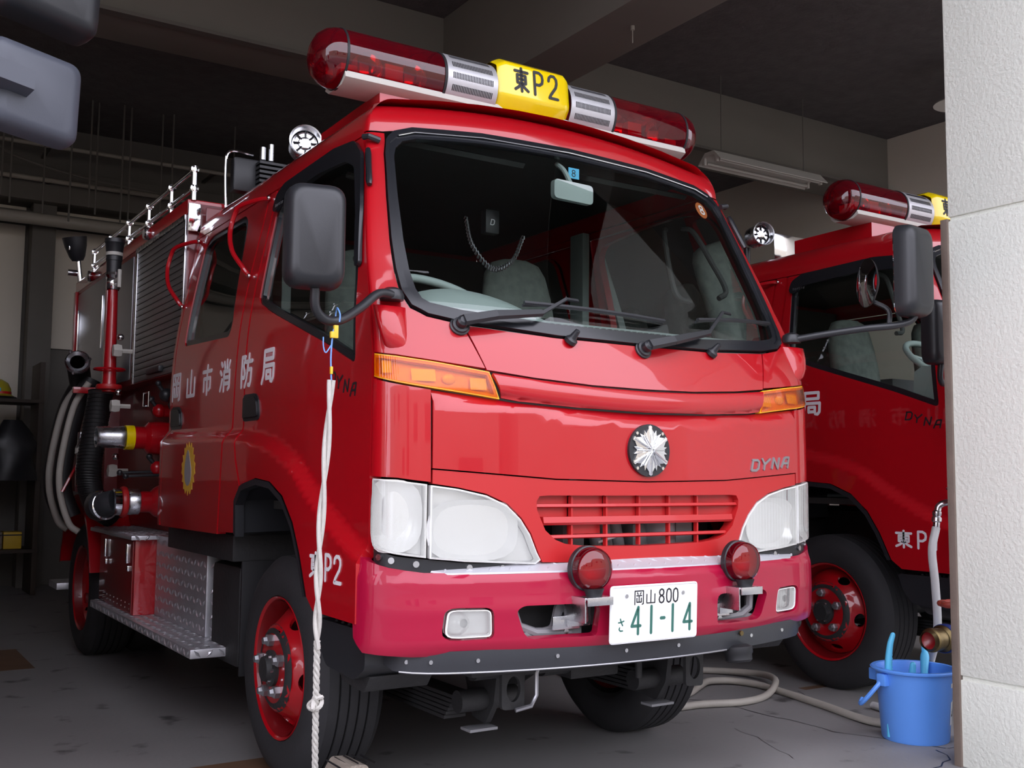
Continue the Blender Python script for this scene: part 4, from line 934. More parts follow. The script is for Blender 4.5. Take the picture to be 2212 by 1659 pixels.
def build_chassis(T):
    for sg in (-1, 1):
        MB().box(min(sg*.34, sg*.42), max(sg*.34, sg*.42), -.25, 4.1, .52, .70, .006).obj('frame_rail', DARK, T)
        build_wheel(T, sg*.795, .59, sg, True)
        build_wheel(T, sg*.875, 3.52, sg, False)
        MB().lathe([(.222, -.0), (.345, .012), (.3725, -.026), (.3725, -.196), (.345, -.224), (.222, -.206)], (sg*.62, 3.52, .375), (sg, 0, 0), 56).obj('inner_rear_wheel', TYRE, T)
        # leaf spring, hanger and shackle
        ls = MB()
        for k in range(6): ls.box(sg*.40-.04, sg*.40+.04, .02+.012*k, 1.20-k*.10, .335-.0145*k, .3465-.0145*k, .002)
        ls.obj('leaf_spring', DARK, T)
        hg = MB().prism(rnd([(-.12, .56), (.12, .56), (.10, .40), (.05, .27), (-.03, .26), (-.08, .33)], .01), lambda y, z: Vector((sg*.335, y, z)), lambda y, z: Vector((sg*.355, y, z)))
        hg.cyl((sg*.24, -.02, .335), (sg*.45, -.02, .335), .034, 20).obj('spring_hanger', DARK, T)
        MB().box(sg*.36-.06, sg*.36+.04, -.05, .01, .243, .252, .002).obj('spring_plate', GREYP, T)
        if sg < 0: MB().tube([(-.27, -.21, .46), (-.285, -.22, .455), (-.292, -.22, .44), (-.292, -.22, .375), (-.31, -.22, .345), (-.36, -.21, .335)], .007, 8).obj('tow_loop', BADGE, T)
        te = MB(); ring = [(.045*math.cos(t), .05*math.sin(t)) for t in np.linspace(0, 2*PI, 25)[:-1]]
        panel('towing_eye', rnd([(-.06, -.075), (.055, -.085), (.06, .10), (-.06, .10)], .02), lambda a, b: Vector((sg*.36+a*.75, -.20+.1*a, .395+b*.75)), DARK, T, FRONT, holes=[[(.036*math.cos(t), .0+.05*math.sin(t)) for t in np.linspace(0, 2*PI, 25)[:-1]]], thick=.012)
    MB().cyl((-.62, .59, .375), (.62, .59, .375), .05).sphere((.12, .59, .375), .15, 16, (1, .9, 1)).obj('front_axle', DARK, T)
    MB().cyl((-.62, 3.52, .375), (.62, 3.52, .375), .06).sphere((0, 3.52, .375), .18, 16).obj('rear_axle', DARK, T)
    MB().cyl((-.46, -.12, .46), (.42, -.12, .46), .045).box(-.52, -.30, -.22, -.02, .44, .58, .02).obj('steering_gear', DARK, T)
    MB().cyl((-.12, .02, .43), (.16, .02, .43), .055).box(-.02, .18, -.02, .12, .36, .44, .01).cyl((.20, -.10, .36), (.20, -.10, .46), .012).obj('front_crossmember', DARK, T)
    MB().box(-.33, .33, .0, 1.7, .45, .86, .03).obj('engine', DARK, T)
    MB().box(-.33, .33, -.18, -.05, .56, .74, .01).obj('cross_beam', DARK, T)
    MB().box(-.84, .84, .98, 1.88, .70, .80, .01).obj('cab_underfloor', DARK, T)
    for sg in (-1, 1):
        MB().box(min(sg*.55, sg*.80), max(sg*.55, sg*.80), 1.02, 1.36, .30, .68, .03).obj('battery_box', DARK, T)

def lozenges(mb, o, e1, e2, n, l1, l2, pitch=.046, size=.020, h=.0045):
    """raised tread bumps on the rectangle o + a*e1 + b*e2"""
    o, e1, e2, n = Vector(o), Vector(e1), Vector(e2), Vector(n)
    for i in range(max(1, int(l1/pitch))):
        for j in range(max(1, int(l2/pitch))):
            c = o+e1*(i+.5)*l1/max(1, int(l1/pitch))+e2*(j+.5)*l2/max(1, int(l2/pitch))
            s = 1 if (i+j) % 2 else -1; d = (e1*s+e2).normalized()*size; w = (e1*-s+e2).normalized()*-size*.32
            w = d.cross(n).normalized()*size*.33
            mb.add([c-d, c+w, c+d, c-w, c+n*h-d*.4, c+n*h+d*.4], [(0, 1, 4), (1, 5, 4), (1, 2, 5), (2, 3, 5), (3, 4, 5), (3, 0, 4)])

def tread(T, name, x0, x1, y0, y1, z0, z1, faces='x'):
    o = MB().box(x0, x1, y0, y1, z0, z1, .004).obj(name, ALU, T)
    mb = MB(); e = .004
    if 'x' in faces: lozenges(mb, (x0, y0+e, z0+e), (0, 1, 0), (0, 0, 1), (-1, 0, 0), y1-y0-2*e, z1-z0-2*e)
    if 'y' in faces: lozenges(mb, (x0+e, y0, z0+e), (1, 0, 0), (0, 0, 1), (0, -1, 0), x1-x0-2*e, z1-z0-2*e)
    if 'z' in faces: lozenges(mb, (x0+e, y0+e, z1), (1, 0, 0), (0, 1, 0), (0, 0, 1), x1-x0-2*e, y1-y0-2*e)
    tag(mb.obj('tread_lozenges', ALU, o, flat=True), kind='stuff'); return o

def coupling(T, p, d, parts, name, m0=STEEL):
    root = None; p = Vector(p); d = Vector(d)
    for nm, prof, m in parts:
        o = MB().lathe(prof, p, d, 28).obj(nm if root else name, m, root or T); root = root or o
    return root

def build_body(T):
    X = .785
    bd = MB().box(-X, X, 1.93, 4.56, 1.49, 2.275, .008).box(-X+.01, X-.01, 3.55, 4.56, .90, 1.49, .006).box(-.52, .52, 1.93, 4.56, .70, 1.49)
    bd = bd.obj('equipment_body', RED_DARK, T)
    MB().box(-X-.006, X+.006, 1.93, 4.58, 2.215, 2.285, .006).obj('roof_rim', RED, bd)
    for sg in (-1, 1):
        a, b = (lambda p, q: (min(sg*p, sg*q), max(sg*p, sg*q))), None
        # side panels of the upper body, dull grey, in red frames
        MB().box(*a(X, X+.006), 2.95, 3.50, 1.52, 2.19, .003).obj('side_panel', BADGE, bd)
        MB().box(*a(X, X+.006), 3.60, 4.48, 1.52, 2.19, .003).obj('side_panel', BADGE, bd)
        MB().box(*a(X+.004, X+.02), 3.53, 3.57, 1.49, 2.215, .003).obj('body_post', RED, bd)
        MB().box(*a(X, X+.02), 4.50, 4.56, 1.49, 2.215, .003).obj('body_post', RED, bd)
        for y in (3.68, 4.42): MB().box(*a(X+.006, X+.016), y-.008, y+.008, 1.76, 2.08, .003).obj('locker_handle', CHROME, bd)
        # roller shutter
        sh = MB().box(*a(X, X+.010), 1.94, 1.96, 1.49, 2.21, .002).box(*a(X, X+.010), 2.85, 2.885, 1.49, 2.21, .002).box(*a(X, X+.012), 1.95, 2.885, 2.19, 2.215, .002).obj('roller_shutter', STEEL, bd)
        for k in range(22):
            z = 1.495+k*.0316; MB().box(*a(X-.004, X+.007), 1.96, 2.85, z, z+.0292, .004).obj('slat', SHUT, sh)
        MB().box(*a(X+.006, X+.03), 2.25, 2.50, 1.51, 1.54, .006).obj('shutter_bar', BLACK, sh)
    # chrome gallery rails
    gl = None
    for sg in (-1, 1):
        x = sg*.765
        ys = [1.93, 2.32, 2.76, 3.20, 3.65, 4.14]
        r = MB().tube([(x, ys[0], 2.425), (x, ys[-1], 2.425)], .011, 10).obj('gallery_rail', CHROME, T)
        MB().tube([(x, ys[0], 2.335), (x, ys[-1], 2.335)], .010, 10).obj('gallery_lower_rail', CHROME, r)
        for i, y in enumerate(ys):
            p = MB().tube([(x, y, 2.28), (x, y, 2.44)], .011 if i else .014, 10)
            for z in (2.425, 2.335): p.lathe([(.010, -.014), (.019, -.012), (.019, .012), (.010, .014)], (x, y, z), (0, 1, 0), 14)
            p.obj('rail_post', CHROME, r)
        MB().box(x-.028, x+.028, 1.90, 1.915, 2.13, 2.26, .002).obj('post_plate', CHROME, r)
        for y in (2.62, 4.05):
            q = MB().lathe([(0, 0), (.028, 0), (.034, .008), (.034, .026), (.028, .032), (0, .034)], (sg*(X+.004), y, 2.25), (sg, 0, 0), 20).obj('marker_lamp', CHROME, T)
            MB().lathe([(0, .035), (.022, .034)], (sg*(X+.004), y, 2.25), (sg, 0, 0), 20).obj('marker_lens', LAMPW, q)
    # rear work lamp on a stalk
    wl = MB().lathe([(0, 0), (.035, .004), (.05, .03), (.07, .10), (.078, .16), (.074, .16), (.065, .10)], (-.80, 4.5, 2.42), (-.2, -.1, 1), 24).obj('work_lamp', BLACK, T)
    MB().cyl((-.78, 4.5, 2.28), (-.80, 4.5, 2.44), .016).cyl((-.86, 4.5, 2.34), (-.80, 4.5, 2.34), .02).obj('lamp_stalk', CHROME, wl)
    MB().box(-.868, -.862, 4.44, 4.51, 2.48, 2.53, .002).obj('lamp_bracket', CHROME, wl)
    # deck, steps, lockers on the near side and mirrored
    for sg in (-1, 1):
        if sg < 0:
            tread(T, 'side_deck', -.925, -.50, 2.18, 3.10, .715, .735, 'yz'); tread(T, 'running_step', -.935, -.55, 1.15, 2.98, .33, .365, 'xyz')
            tread(T, 'tank_cover', -.80, -.74, 1.42, 2.22, .366, .735, 'xy'); tread(T, 'tank_cover_flange', -.735, -.56, 1.43, 1.50, .366, .725, 'y')
        else:
            MB().box(.50, .925, 2.18, 3.10, .715, .735, .004).obj('side_deck', ALU, T); MB().box(.55, .935, 1.15, 2.98, .33, .365, .004).obj('running_step', ALU, T); MB().box(.74, .80, 1.42, 2.22, .366, .735, .004).obj('tank_cover', ALU, T)
        a = lambda p, q: (min(sg*p, sg*q), max(sg*p, sg*q))
        rb = MB().box(*a(.60, .895), 2.225, 2.97, .366, .714, .004).obj('side_locker', RED, T)
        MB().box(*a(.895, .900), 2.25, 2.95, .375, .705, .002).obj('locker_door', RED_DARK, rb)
        for y in (2.33, 2.80):
            MB().box(*a(.900, .912), y-.014, y+.014, .60, .69, .003).obj('latch', CHROME, rb); MB().box(*a(.900, .914), y-.05, y-.03, .565, .59, .003).obj('latch_catch', CHROME, rb)
        for i in range(9):
            for z in (.392, .415): MB().sphere((sg*.9, 2.28+i*.08, z), .004, 6).obj('rivet', STEEL, rb)
        # rear mudguard arch
        vs = []; fs = []
        for k in range(15):
            t = PI*(.06+.88*k/14); y, z = 3.52-.45*math.cos(t), .40+.50*math.sin(t); vs += [(sg*.60, y, z), (sg*.925, y, z), (sg*.925, y-.0+.02*math.cos(t), z-.03*math.sin(t)-.004)]
        fs = [(3*k+j, 3*k+j+1, 3*k+j+4, 3*k+j+3) for k in range(14) for j in (0, 1)]
        MB().add(vs, fs).obj('rear_mudguard', RED, T)
        MB().box(*a(.50, .93), 3.98, 4.25, .32, .36, .004).obj('rear_step', ALU, T)
    # pump bay fittings, near side
    P1 = lambda y, z, x0, name, extra: coupling(T, (-x0, y, z), (-1, 0, 0), extra, name)
    P1(2.42, 1.195, .55, 'upper_outlet', [('valve_body', [(0, 0), (.05, 0), (.062, .02), (.062, .07), (.05, .09), (.05, .13), (.078, .15), (.082, .20), (.078, .26), (.055, .28), (.055, .33)], RED), ('green_ring', [(.05, .02), (.075, .02), (.075, .05), (.05, .05)], GREENP), ('outlet_collar', [(.055, .33), (.060, .33), (.060, .37), (.055, .37)], YELLOW), ('outlet_spout', [(.052, .37), (.056, .38), (.052, .40), (.052, .46), (.049, .49), (.051, .50), (.044, .50), (.044, .40)], STEEL)])
    P1(2.42, .885, .55, 'lower_outlet', [('valve_body', [(0, 0), (.055, 0), (.07, .03), (.07, .10), (.085, .12), (.09, .18), (.07, .22), (.052, .24), (.052, .29)], RED), ('adapter', [(.053, .29), (.062, .295), (.062, .34), (.055, .35)], STEEL), ('rubber_ring', [(.055, .35), (.072, .352), (.076, .364), (.072, .376), (.055, .378)], RED_SATIN), ('inlet_elbow_ring', [(.056, .378), (.064, .38), (.064, .41), (.05, .415)], CHROME)])
    el = MB().tube(catmull([(-.955, 2.42, .885), (-.99, 2.45, .875), (-1.0, 2.52, .86), (-.985, 2.60, .87)], 6), [.058]*8+[.07]*11, 18).obj('suction_elbow', SKIRT, T)
    for k in range(3): MB().lathe([(.062, -.004), (.070, 0), (.062, .004)], (-.985-.004*k, 2.46+.03*k, .868), (-.35, 1, -.1), 28).obj('elbow_ring', CHROME, el)
    for y, z in ((2.42, 1.33), (2.30, 1.40), (2.42, 1.05)):
        v = MB().cyl((-.62, y, z), (-.74, y, z), .03).sphere((-.76, y, z), .035, 12).obj('small_valve', RED if z < 1.39 else BLACK, T)
        MB().cyl((-.76, y, z), (-.80, y, z+.05), .01).sphere((-.80, y, z+.055), .016, 10).obj('valve_knob', BLACK, v)
    for y, z, r in ((2.12, 1.40, .045), (2.05, 1.34, .04), (2.20, 1.36, .04)):
        g = MB().lathe([(0, 0), (r, 0), (r+.004, .03), (r, .034), (r-.006, .03), (0, .03)], (-.72, y, z), (-1, -.3, 0), 24).obj('pressure_gauge', BLACK, T)
        MB().lathe([(r-.004, .0305), (r+.005, .031), (r+.003, .038), (r-.004, .036)], (-.72, y, z), (-1, -.3, 0), 24).obj('gauge_bezel', CHROME, g)
    for y, z in ((2.30, 1.02), (2.42, 1.035)):
        v = MB().cyl((-.64, y, z), (-.93, y, z-.01), .007).sphere((-.935, y, z-.01), .015, 10).obj('pump_lever', BLACK, T)
        MB().lathe([(0, 0), (.025, 0), (.03, .04), (0, .05)], (-.70, y, z-.02), (0, 0, 1), 14).obj('lever_pivot', RED, v)
    sf = MB().tube([(-.86, 2.22, 1.405), (-.86, 2.32, 1.405), (-.86, 2.32, 1.34), (-.86, 2.22, 1.34)], .006, 8, closed=True).obj('gauge_frame', CHROME, T)
    for y, z in ((2.66, 1.64), (2.66, 1.36), (2.66, 1.035)):
        k = MB().lathe([(0, 0), (.012, 0), (.012, .05), (.032, .055), (.036, .075), (.032, .095), (0, .10)], (-.845, y, z), (-1, 0, 0), 6).obj('hose_clamp_knob', LAMPW, T)
        MB().sphere((-.905, y, z+.07), .018, 12).obj('clamp_ball', CHROME, k)
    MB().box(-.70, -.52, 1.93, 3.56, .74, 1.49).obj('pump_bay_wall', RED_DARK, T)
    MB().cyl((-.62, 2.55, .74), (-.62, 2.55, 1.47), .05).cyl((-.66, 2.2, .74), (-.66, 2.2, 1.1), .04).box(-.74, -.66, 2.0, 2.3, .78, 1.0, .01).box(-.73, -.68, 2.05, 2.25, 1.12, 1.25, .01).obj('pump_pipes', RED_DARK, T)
    # branch pipe (long nozzle) standing in its clamp
    np_ = MB().lathe([(.036, 0), (.033, .03), (.028, .25), (.024, .50)], (-.935, 2.74, 1.47), (0, 0, 1), 24).obj('branch_pipe', RED, T)
    MB().lathe([(.0, -.035), (.034, -.035), (.034, -.028), (.060, -.022), (.064, -.010), (.060, .002), (.036, .004)], (-.935, 2.74, 1.47), (0, 0, 1), 28).obj('pipe_collar', RED_SATIN, np_)
    MB().lathe([(.030, 0), (.034, .006), (.034, .05), (.030, .06), (.040, .075), (.036, .09), (.034, .09)], (-.935, 2.74, 1.96), (0, 0, 1), 24).obj('nozzle_steel', CHROME, np_)
    MB().lathe([(.036, 0), (.037, .06), (.040, .062), (.040, .085), (.036, .087), (.040, .09), (.046, .15), (.050, .155), (.050, .175), (.03, .177)], (-.935, 2.74, 2.05), (0, 0, 1), 24).obj('nozzle_head', BLACK, np_)
    MB().lathe([(.0365, .088), (.0415, .088), (.0415, .105), (.0365, .105)], (-.935, 2.74, 2.05), (0, 0, 1), 24).obj('nozzle_band', LAMPW, np_)
    MB().tube([(-.935, 2.70, 2.0), (-.935, 2.60, 2.0)], .010, 8).tube([(-.935, 2.60, 2.045), (-.935, 2.60, 1.955)], .010, 8).obj('nozzle_handle', LAMPW, np_)
    MB().tube([Vector((-.935, 2.74, 1.55))+Vector((.075*math.cos(t), .075*math.sin(t), 0)) for t in np.linspace(0, 2*PI, 21)[:-1]], .006, 6, closed=True).obj('pipe_handwheel', RED, np_)
    # suction hoses curled at the back
    sh = MB().tube(catmull([(-.93, 2.95, 1.45), (-.95, 3.0, 1.2), (-.96, 3.02, 1.0), (-.93, 2.95, .86), (-.87, 2.86, .80)], 10), .062, 14).obj('suction_hose', HOSE_B, T)
    mb = MB()
    for k, p in enumerate(catmull([(-.93, 2.95, 1.45), (-.95, 3.0, 1.2), (-.96, 3.02, 1.0), (-.93, 2.95, .86), (-.87, 2.86, .80)], 12)):
        mb.lathe([(.060, -.005), (.066, 0), (.060, .005)], p, (0.05, .1, 1), 16)
    mb.obj('hose_ribs', HOSE_B, sh)
    for y0, m_, r in ((3.30, HOSE_W, .018), (3.62, HOSE_W, .020)):
        MB().tube(catmull([(-.93, y0-.03, 1.52), (-1.0, y0, 1.38), (-1.05, y0+.01, 1.1), (-1.05, y0+.01, .92), (-1.0, y0, .75), (-.95, y0-.02, .70)], 8), r, 10).obj('looped_hose', m_, T)
        MB().tube(catmull([(-.90, y0+.06, 1.55), (-.97, y0+.08, 1.38), (-1.02, y0+.09, 1.1), (-1.02, y0+.09, .92), (-.97, y0+.08, .78)], 8), .05, 12).obj('looped_black_hose', HOSE_B, T)
    st = MB().lathe([(.056, 0), (.060, .02), (.060, .30), (.058, .50)], (-.995, 3.27, 1.63), (.25, 1, -.30), 24).obj('suction_strainer', HOSE_B, T)
    MB().lathe([(.036, .03), (.040, .0), (.058, -.012), (.066, -.004), (.066, .016), (.058, .02)], (-.995, 3.27, 1.63), (.25, 1, -.30), 28).obj('strainer_coupling', STEEL, st)
    for t in (.3, 2.2, 4.4): MB().sphere(Vector((-.995, 3.27, 1.63))+Vector((.066*math.cos(t), .0, .066*math.sin(t))), .010, 8).obj('coupling_lug', STEEL, st)
    ext = MB().lathe([(.0, 0), (.026, 0), (.028, .03), (.028, .14), (.024, .15), (.024, .20), (.03, .205), (.03, .24), (.02, .26), (.02, .32)], (-.98, 3.12, .92), (0, .1, 1), 20).obj('foam_nozzle', STEEL, T)
    MB().lathe([(.0305, .206), (.032, .206), (.032, .236), (.0305, .236)], (-.98, 3.12, .92), (0, .1, 1), 20).obj('nozzle_band', LAMPW, ext)
    rbk = MB().box(-1.02, -.86, 3.22, 3.26, 1.455, 1.49, .004).obj('hose_bracket', RED, T)
    MB().tube([(-1.03, 3.3, .93), (-1.05, 3.24, .92), (-.98, 3.26, 1.06), (-.93, 3.3, 1.12)], .008, 6).obj('hose_hook', RED, T)

truck = empty('fire_truck'); build_truck(truck, '2')
tag(truck, 'red fire truck in front, yellow roof sign reads 東P2, number plate 41-14', 'fire truck')
DX = 2.86
def copy_tree(o, parent=None):
    c = o.copy(); COL.objects.link(c); c.parent = parent
    for ch in KIDS.get(o.name, ()): copy_tree(ch, c)
    return c
KIDS = {}
for o in list(bpy.data.objects):
    if o.parent is not None: KIDS.setdefault(o.parent.name, []).append(o)
truck2 = copy_tree(truck); truck2.location = (DX, .12, 0)
tag(truck2, 'second red fire truck, numbered 東P1, parked behind the cream pillar', 'fire truck')
for a in kids(truck2):      # its unit number is 1
    if a.name.startswith(('front_door', 'light_bar')):
        sub = [q for q in kids(a) if q.name.startswith('number_letter')]
        for q in sub: bpy.data.objects.remove(q)
        if a.name.startswith('front_door'):
            sg = -1 if min(v.co.x for v in a.data.vertices) < 0 else 1; ls = lift_side(sg)
            for ch, c, w in (('東', .068, .086), ('P', -.028, .05), ('1', -.095, .055)):
                if sg > 0: c = {'東': -.095, 'P': 0.}.get(ch, .065)
                a0, a1 = (c+w/2, c-w/2) if sg < 0 else (c-w/2, c+w/2)
                glyph('number_letter', ch, ls, a0, a1, .722, .795, .011, WHITE, a, .0012)
        else:
            for s in kids(a):
                if s.name.startswith('sign_box'):
                    L = [q for q in kids(s) if q.name.startswith('sign_letter')]
                    L.sort(key=lambda q: q.data.vertices[0].co.x); bpy.data.objects.remove(L[-1])
                    glyph('sign_letter', '1', lambda p, q, d: Vector((p, .231-d+.014*(q-2.396)/.126, q)), .052, .098, 2.420, 2.508, .011, INK, s, .001)
for a in kids(truck2):
    if a.name.startswith('light_bar'): a.location.y += .14
    if a.name.startswith('mirror_arm') and min(v.co.x for v in a.data.vertices) < -1: a.location = (-.05, .06, 0)
MB().box(-.06, .26, 1.60, 1.604, 2.39, 2.56, .002).obj('polished_plate', CHROME, truck2)

# ------------------------------------------------------------------ mirrors of the vehicle in the next bay, top left
def loose_mirror(name, label, c, w, h, dep, yaw, mtl, bracket):
    mt = Matrix.Translation(c) @ Matrix.Rotation(yaw, 4, 'Z') @ Matrix.Rotation(math.radians(2), 4, 'Y')
    rect = rnd([(-w/2, -h/2), (w/2, -h/2), (w/2, h/2), (-w/2, h/2)], .035, 6); vs = []; fs = []; n = len(rect)
    prof = [(0, 1.0), (.3, .99), (.65, .95), (.88, .86), (1.0, .68)]
    for t, s in prof:
        for a, b in rect: vs.append(mt @ Vector((a*s, -dep*t, b*(1-(1-s)*.8))))
    for j in range(len(prof)-1):
        for k in range(n): fs.append((j*n+k, j*n+(k+1) % n, (j+1)*n+(k+1) % n, (j+1)*n+k))
    fs.append(tuple((len(prof)-1)*n+k for k in range(n)))
    o = MB().add(vs, fs).obj(name, mtl, truck3, ang=50)
    MB().prism(offs(rect, -.006), lambda a, b: mt @ Vector((a, .001, b)), lambda a, b: mt @ Vector((a, .006, b))).obj('mirror_glass', MIRRORG, o)
    if bracket:
        vs = [mt @ Vector((x, -dep*.95-d, z)) for d, k in ((-.01, 1), (.045, .72)) for x, z in ((-.16, -.028*k), (-.03-.012*(1-k)*3, -.030*k), (-.03-.012*(1-k)*3, .030*k), (-.16, .034*k))]
        MB().add(vs, [(4, 5, 6, 7), (0, 1, 5, 4), (1, 2, 6, 5), (2, 3, 7, 6), (3, 0, 4, 7)]).obj('clamp', mtl, o, ang=20)
    return o
truck3 = copy_tree(truck); truck3.location = (-2.95, 0, 0)
tag(truck3, 'third fire truck in the left bay, only its two mirrors show at the top left', 'fire truck')
for a in list(kids(truck3)):
    if a.name.startswith('mirror_arm') and max(v.co.x for v in a.data.vertices) > 0:
        for q in kids(a): bpy.data.objects.remove(q)
        bpy.data.objects.remove(a)
for t_ in (truck2, truck3):       # numbers that the photograph does not show stay blank
    for a in kids(t_):
        for q in kids(a):
            if q.name.startswith('plate_character') or (t_ is truck3 and q.name.startswith('number_letter')): bpy.data.objects.remove(q)
            elif t_ is truck3 and q.name.startswith('sign_box'):
                for r_ in kids(q):
                    if r_.name.startswith('sign_letter'): bpy.data.objects.remove(r_)
GREYPL = mat('grey_blue_plastic', (.060, .066, .085), .45, var=.08, bump=.03, bscale=400)
m1 = loose_mirror('side_mirror', 'grey mirror housing with a square clamp, lower of the two at the top left corner', Vector((1.175, -.30, 1.890)), .235, .205, .06, math.radians(24), GREYPL, True)
m2 = loose_mirror('side_mirror', 'black mirror housing cut by the top left corner, above the grey one', Vector((1.195, -.27, 2.185)), .26, .25, .09, math.radians(24), BLACK, False)
MB().tube(catmull([(1.09, -.22, 1.87), (1.02, -.22, 1.92), (.97, -.22, 2.05), (1.0, -.22, 2.2), (1.15, -.22, 2.2)], 6), .012, 8).obj('mirror_arm', BLACK, m1)
MB().tube(catmull([(.975, -.22, 2.02), (.90, -.24, 1.75), (.80, -.255, 1.53)], 6), .012, 8).obj('mirror_stay', BLACK, m1)

# ------------------------------------------------------------------ rope hung from the mirror arm and the wheel chock
rope = empty('hanging_rope', (-1.05, -.36, 0)); tag(rope, 'white twisted rope with a knot hanging from the mirror arm down to the wooden chock', 'rope')
def wo(o): o.location = -Vector(rope.location); return o
top = Vector((-1.030, -.365, 1.415)); e = Vector((-.845, .10, .10))
def rp(t): return top.lerp(Vector((-1.005, -.215, .25)), t) if t <= 1 else None
pa = catmull([(-1.030, -.357, 1.27), (-1.036, -.345, 1.05), (-1.040, -.33, .85), (-1.035, -.315, .70), (-1.028, -.30, .58)], 24)
for ph in (0, PI):
    wo(MB().tube([p+Vector((.0058*math.cos(i*.15+ph), .0058*math.sin(i*.15+ph), 0)) for i, p in enumerate(pa)], .0058, 7).obj('rope_strand', ROPE, rope))
pb = catmull([(-1.028, -.30, .60), (-1.015, -.27, .47), (-1.0, -.235, .34), (-.97, -.17, .20), (-.90, -.02, .06), (-.845, .07, .045), (-.80, .10, .10)], 16)
for ph in (0, 2.1, 4.2):
    wo(MB().tube([p+Vector((.0045*math.cos(i*.9+ph), .0045*math.sin(i*.9+ph), 0)) for i, p in enumerate(pb)], .005, 6).obj('rope_strand', ROPE, rope))
kc = Vector((-1.011, -.26, .435))
wo(MB().tube([kc+Vector((.014*math.cos(t*2), .014*math.sin(t*3), .016*math.sin(t*2+.6))) for t in np.linspace(0, 2*PI, 40)[:-1]], .006, 6, closed=True).obj('knot', ROPE, rope))
BLUEW = mat('blue_wire', (.16, .34, .75), .4); YELC = mat('yellow_clip', (.75, .48, .03), .5)
wo(MB().tube(catmull([(-1.030, -.357, 1.27), (-1.034, -.36, 1.33), (-1.032, -.365, 1.39), (-1.026, -.368, 1.41)], 5), .0022, 6).tube(catmull([(-1.034, -.36, 1.36), (-1.048, -.36, 1.34), (-1.055, -.36, 1.355), (-1.056, -.36, 1.38)], 5), .0018, 5).tube(catmull([(-1.018, -.345, 1.43), (-1.016, -.345, 1.452), (-1.022, -.366, 1.458), (-1.02, -.38, 1.44), (-1.02, -.378, 1.42)], 5), .002, 5).obj('wire_hook', BLUEW, rope))
wo(MB().box(-1.031, -1.019, -.372, -.362, 1.378, 1.412, .002).box(-1.040, -1.03, -.372, -.362, 1.378, 1.395, .002).box(-1.035, -1.028, -.363, -.355, 1.285, 1.305, .002).obj('yellow_clip', YELC, rope))
ck = MB(); sec = rnd([(-.17, 0), (.17, 0), (.15, .10), (.08, .165), (-.05, .17), (-.14, .11)], .02, 3)
ck.prism([(a, b) for a, b in sec], lambda a, b: Vector((-.765+a*.45, .015+a*.05, b*1.07)), lambda a, b: Vector((-.765+a*.45, .155+a*.05, b*1.05)))
ck = ck.obj('wheel_chock', WOOD, None, ang=40); tag(ck, 'weathered cracked wooden block wedged against the front wheel at the bottom edge', 'wheel chock')
for i in range(5): MB().box(-.81+i*.028, -.808+i*.028, .03, .14, .1775-.003*abs(i-2), .1825-.003*abs(i-2)).obj('crack', INK, ck)

# ------------------------------------------------------------------ bucket with brushes, tap, standpipe, hoses
bc = Vector((1.585, -.14, 0))
bk = MB().lathe([(0, .006), (.122, .006), (.124, 0), (.128, .006), (.147, .262), (.150, .268), (.166, .270), (.168, .276), (.162, .281), (.146, .280), (.142, .27), (.123, .015), (0, .012)], bc, (0, 0, 1), 48).obj('bucket', BLUE, None, ang=40)
tag(bk, 'blue plastic bucket on the floor beside the cream pillar', 'bucket')
hd = [bc+Vector((-.155*math.sin(PI/2+t)*.0-.02, 0, 0)) for t in (0,)]
MB().tube(catmull([bc+Vector((-.155, .035, .235)), bc+Vector((-.182, .05, .20)), bc+Vector((-.195, .085, .155)), bc+Vector((-.185, .115, .135)), bc+Vector((-.16, .125, .15))], 6), .009, 8).obj('bucket_handle', BLUE, bk)
for sx, sy in ((-.146, .03), (-.06, .136)): MB().box(bc.x+sx-.022, bc.x+sx+.022, bc.y+sy-.02, bc.y+sy+.02, .215, .262, .005).obj('handle_lug', BLUE, bk)
def on_bucket(a, b, r0=.0):
    t = math.radians(-58)+a; r = .128+(b/.262)*.019+.0012+r0; return bc+Vector((r*math.cos(t), r*math.sin(t), b))
panel('paper_label', [(-.24, .07), (.36, .07), (.36, .16), (-.24, .16)], lambda a, b: on_bucket(a, b), PAPER, bk, Vector((.5, -.8, 0)), step=.08, thick=.0008)
glyph('label_mark', '山', lambda a, b, d: on_bucket(a, b, d+.0003), -.20, -.02, .105, .13, .008, INK, bk, .0004)
glyph('label_mark', 'D', lambda a, b, d: on_bucket(a, b, d+.0003), .12, .26, .105, .14, .006, INK, bk, .0004)
panel('name_strip', [(-.30, .215), (.30, .215), (.30, .232), (-.30, .232)], lambda a, b: on_bucket(a, b), PAPER, bk, Vector((.5, -.8, 0)), step=.08, thick=.0008)
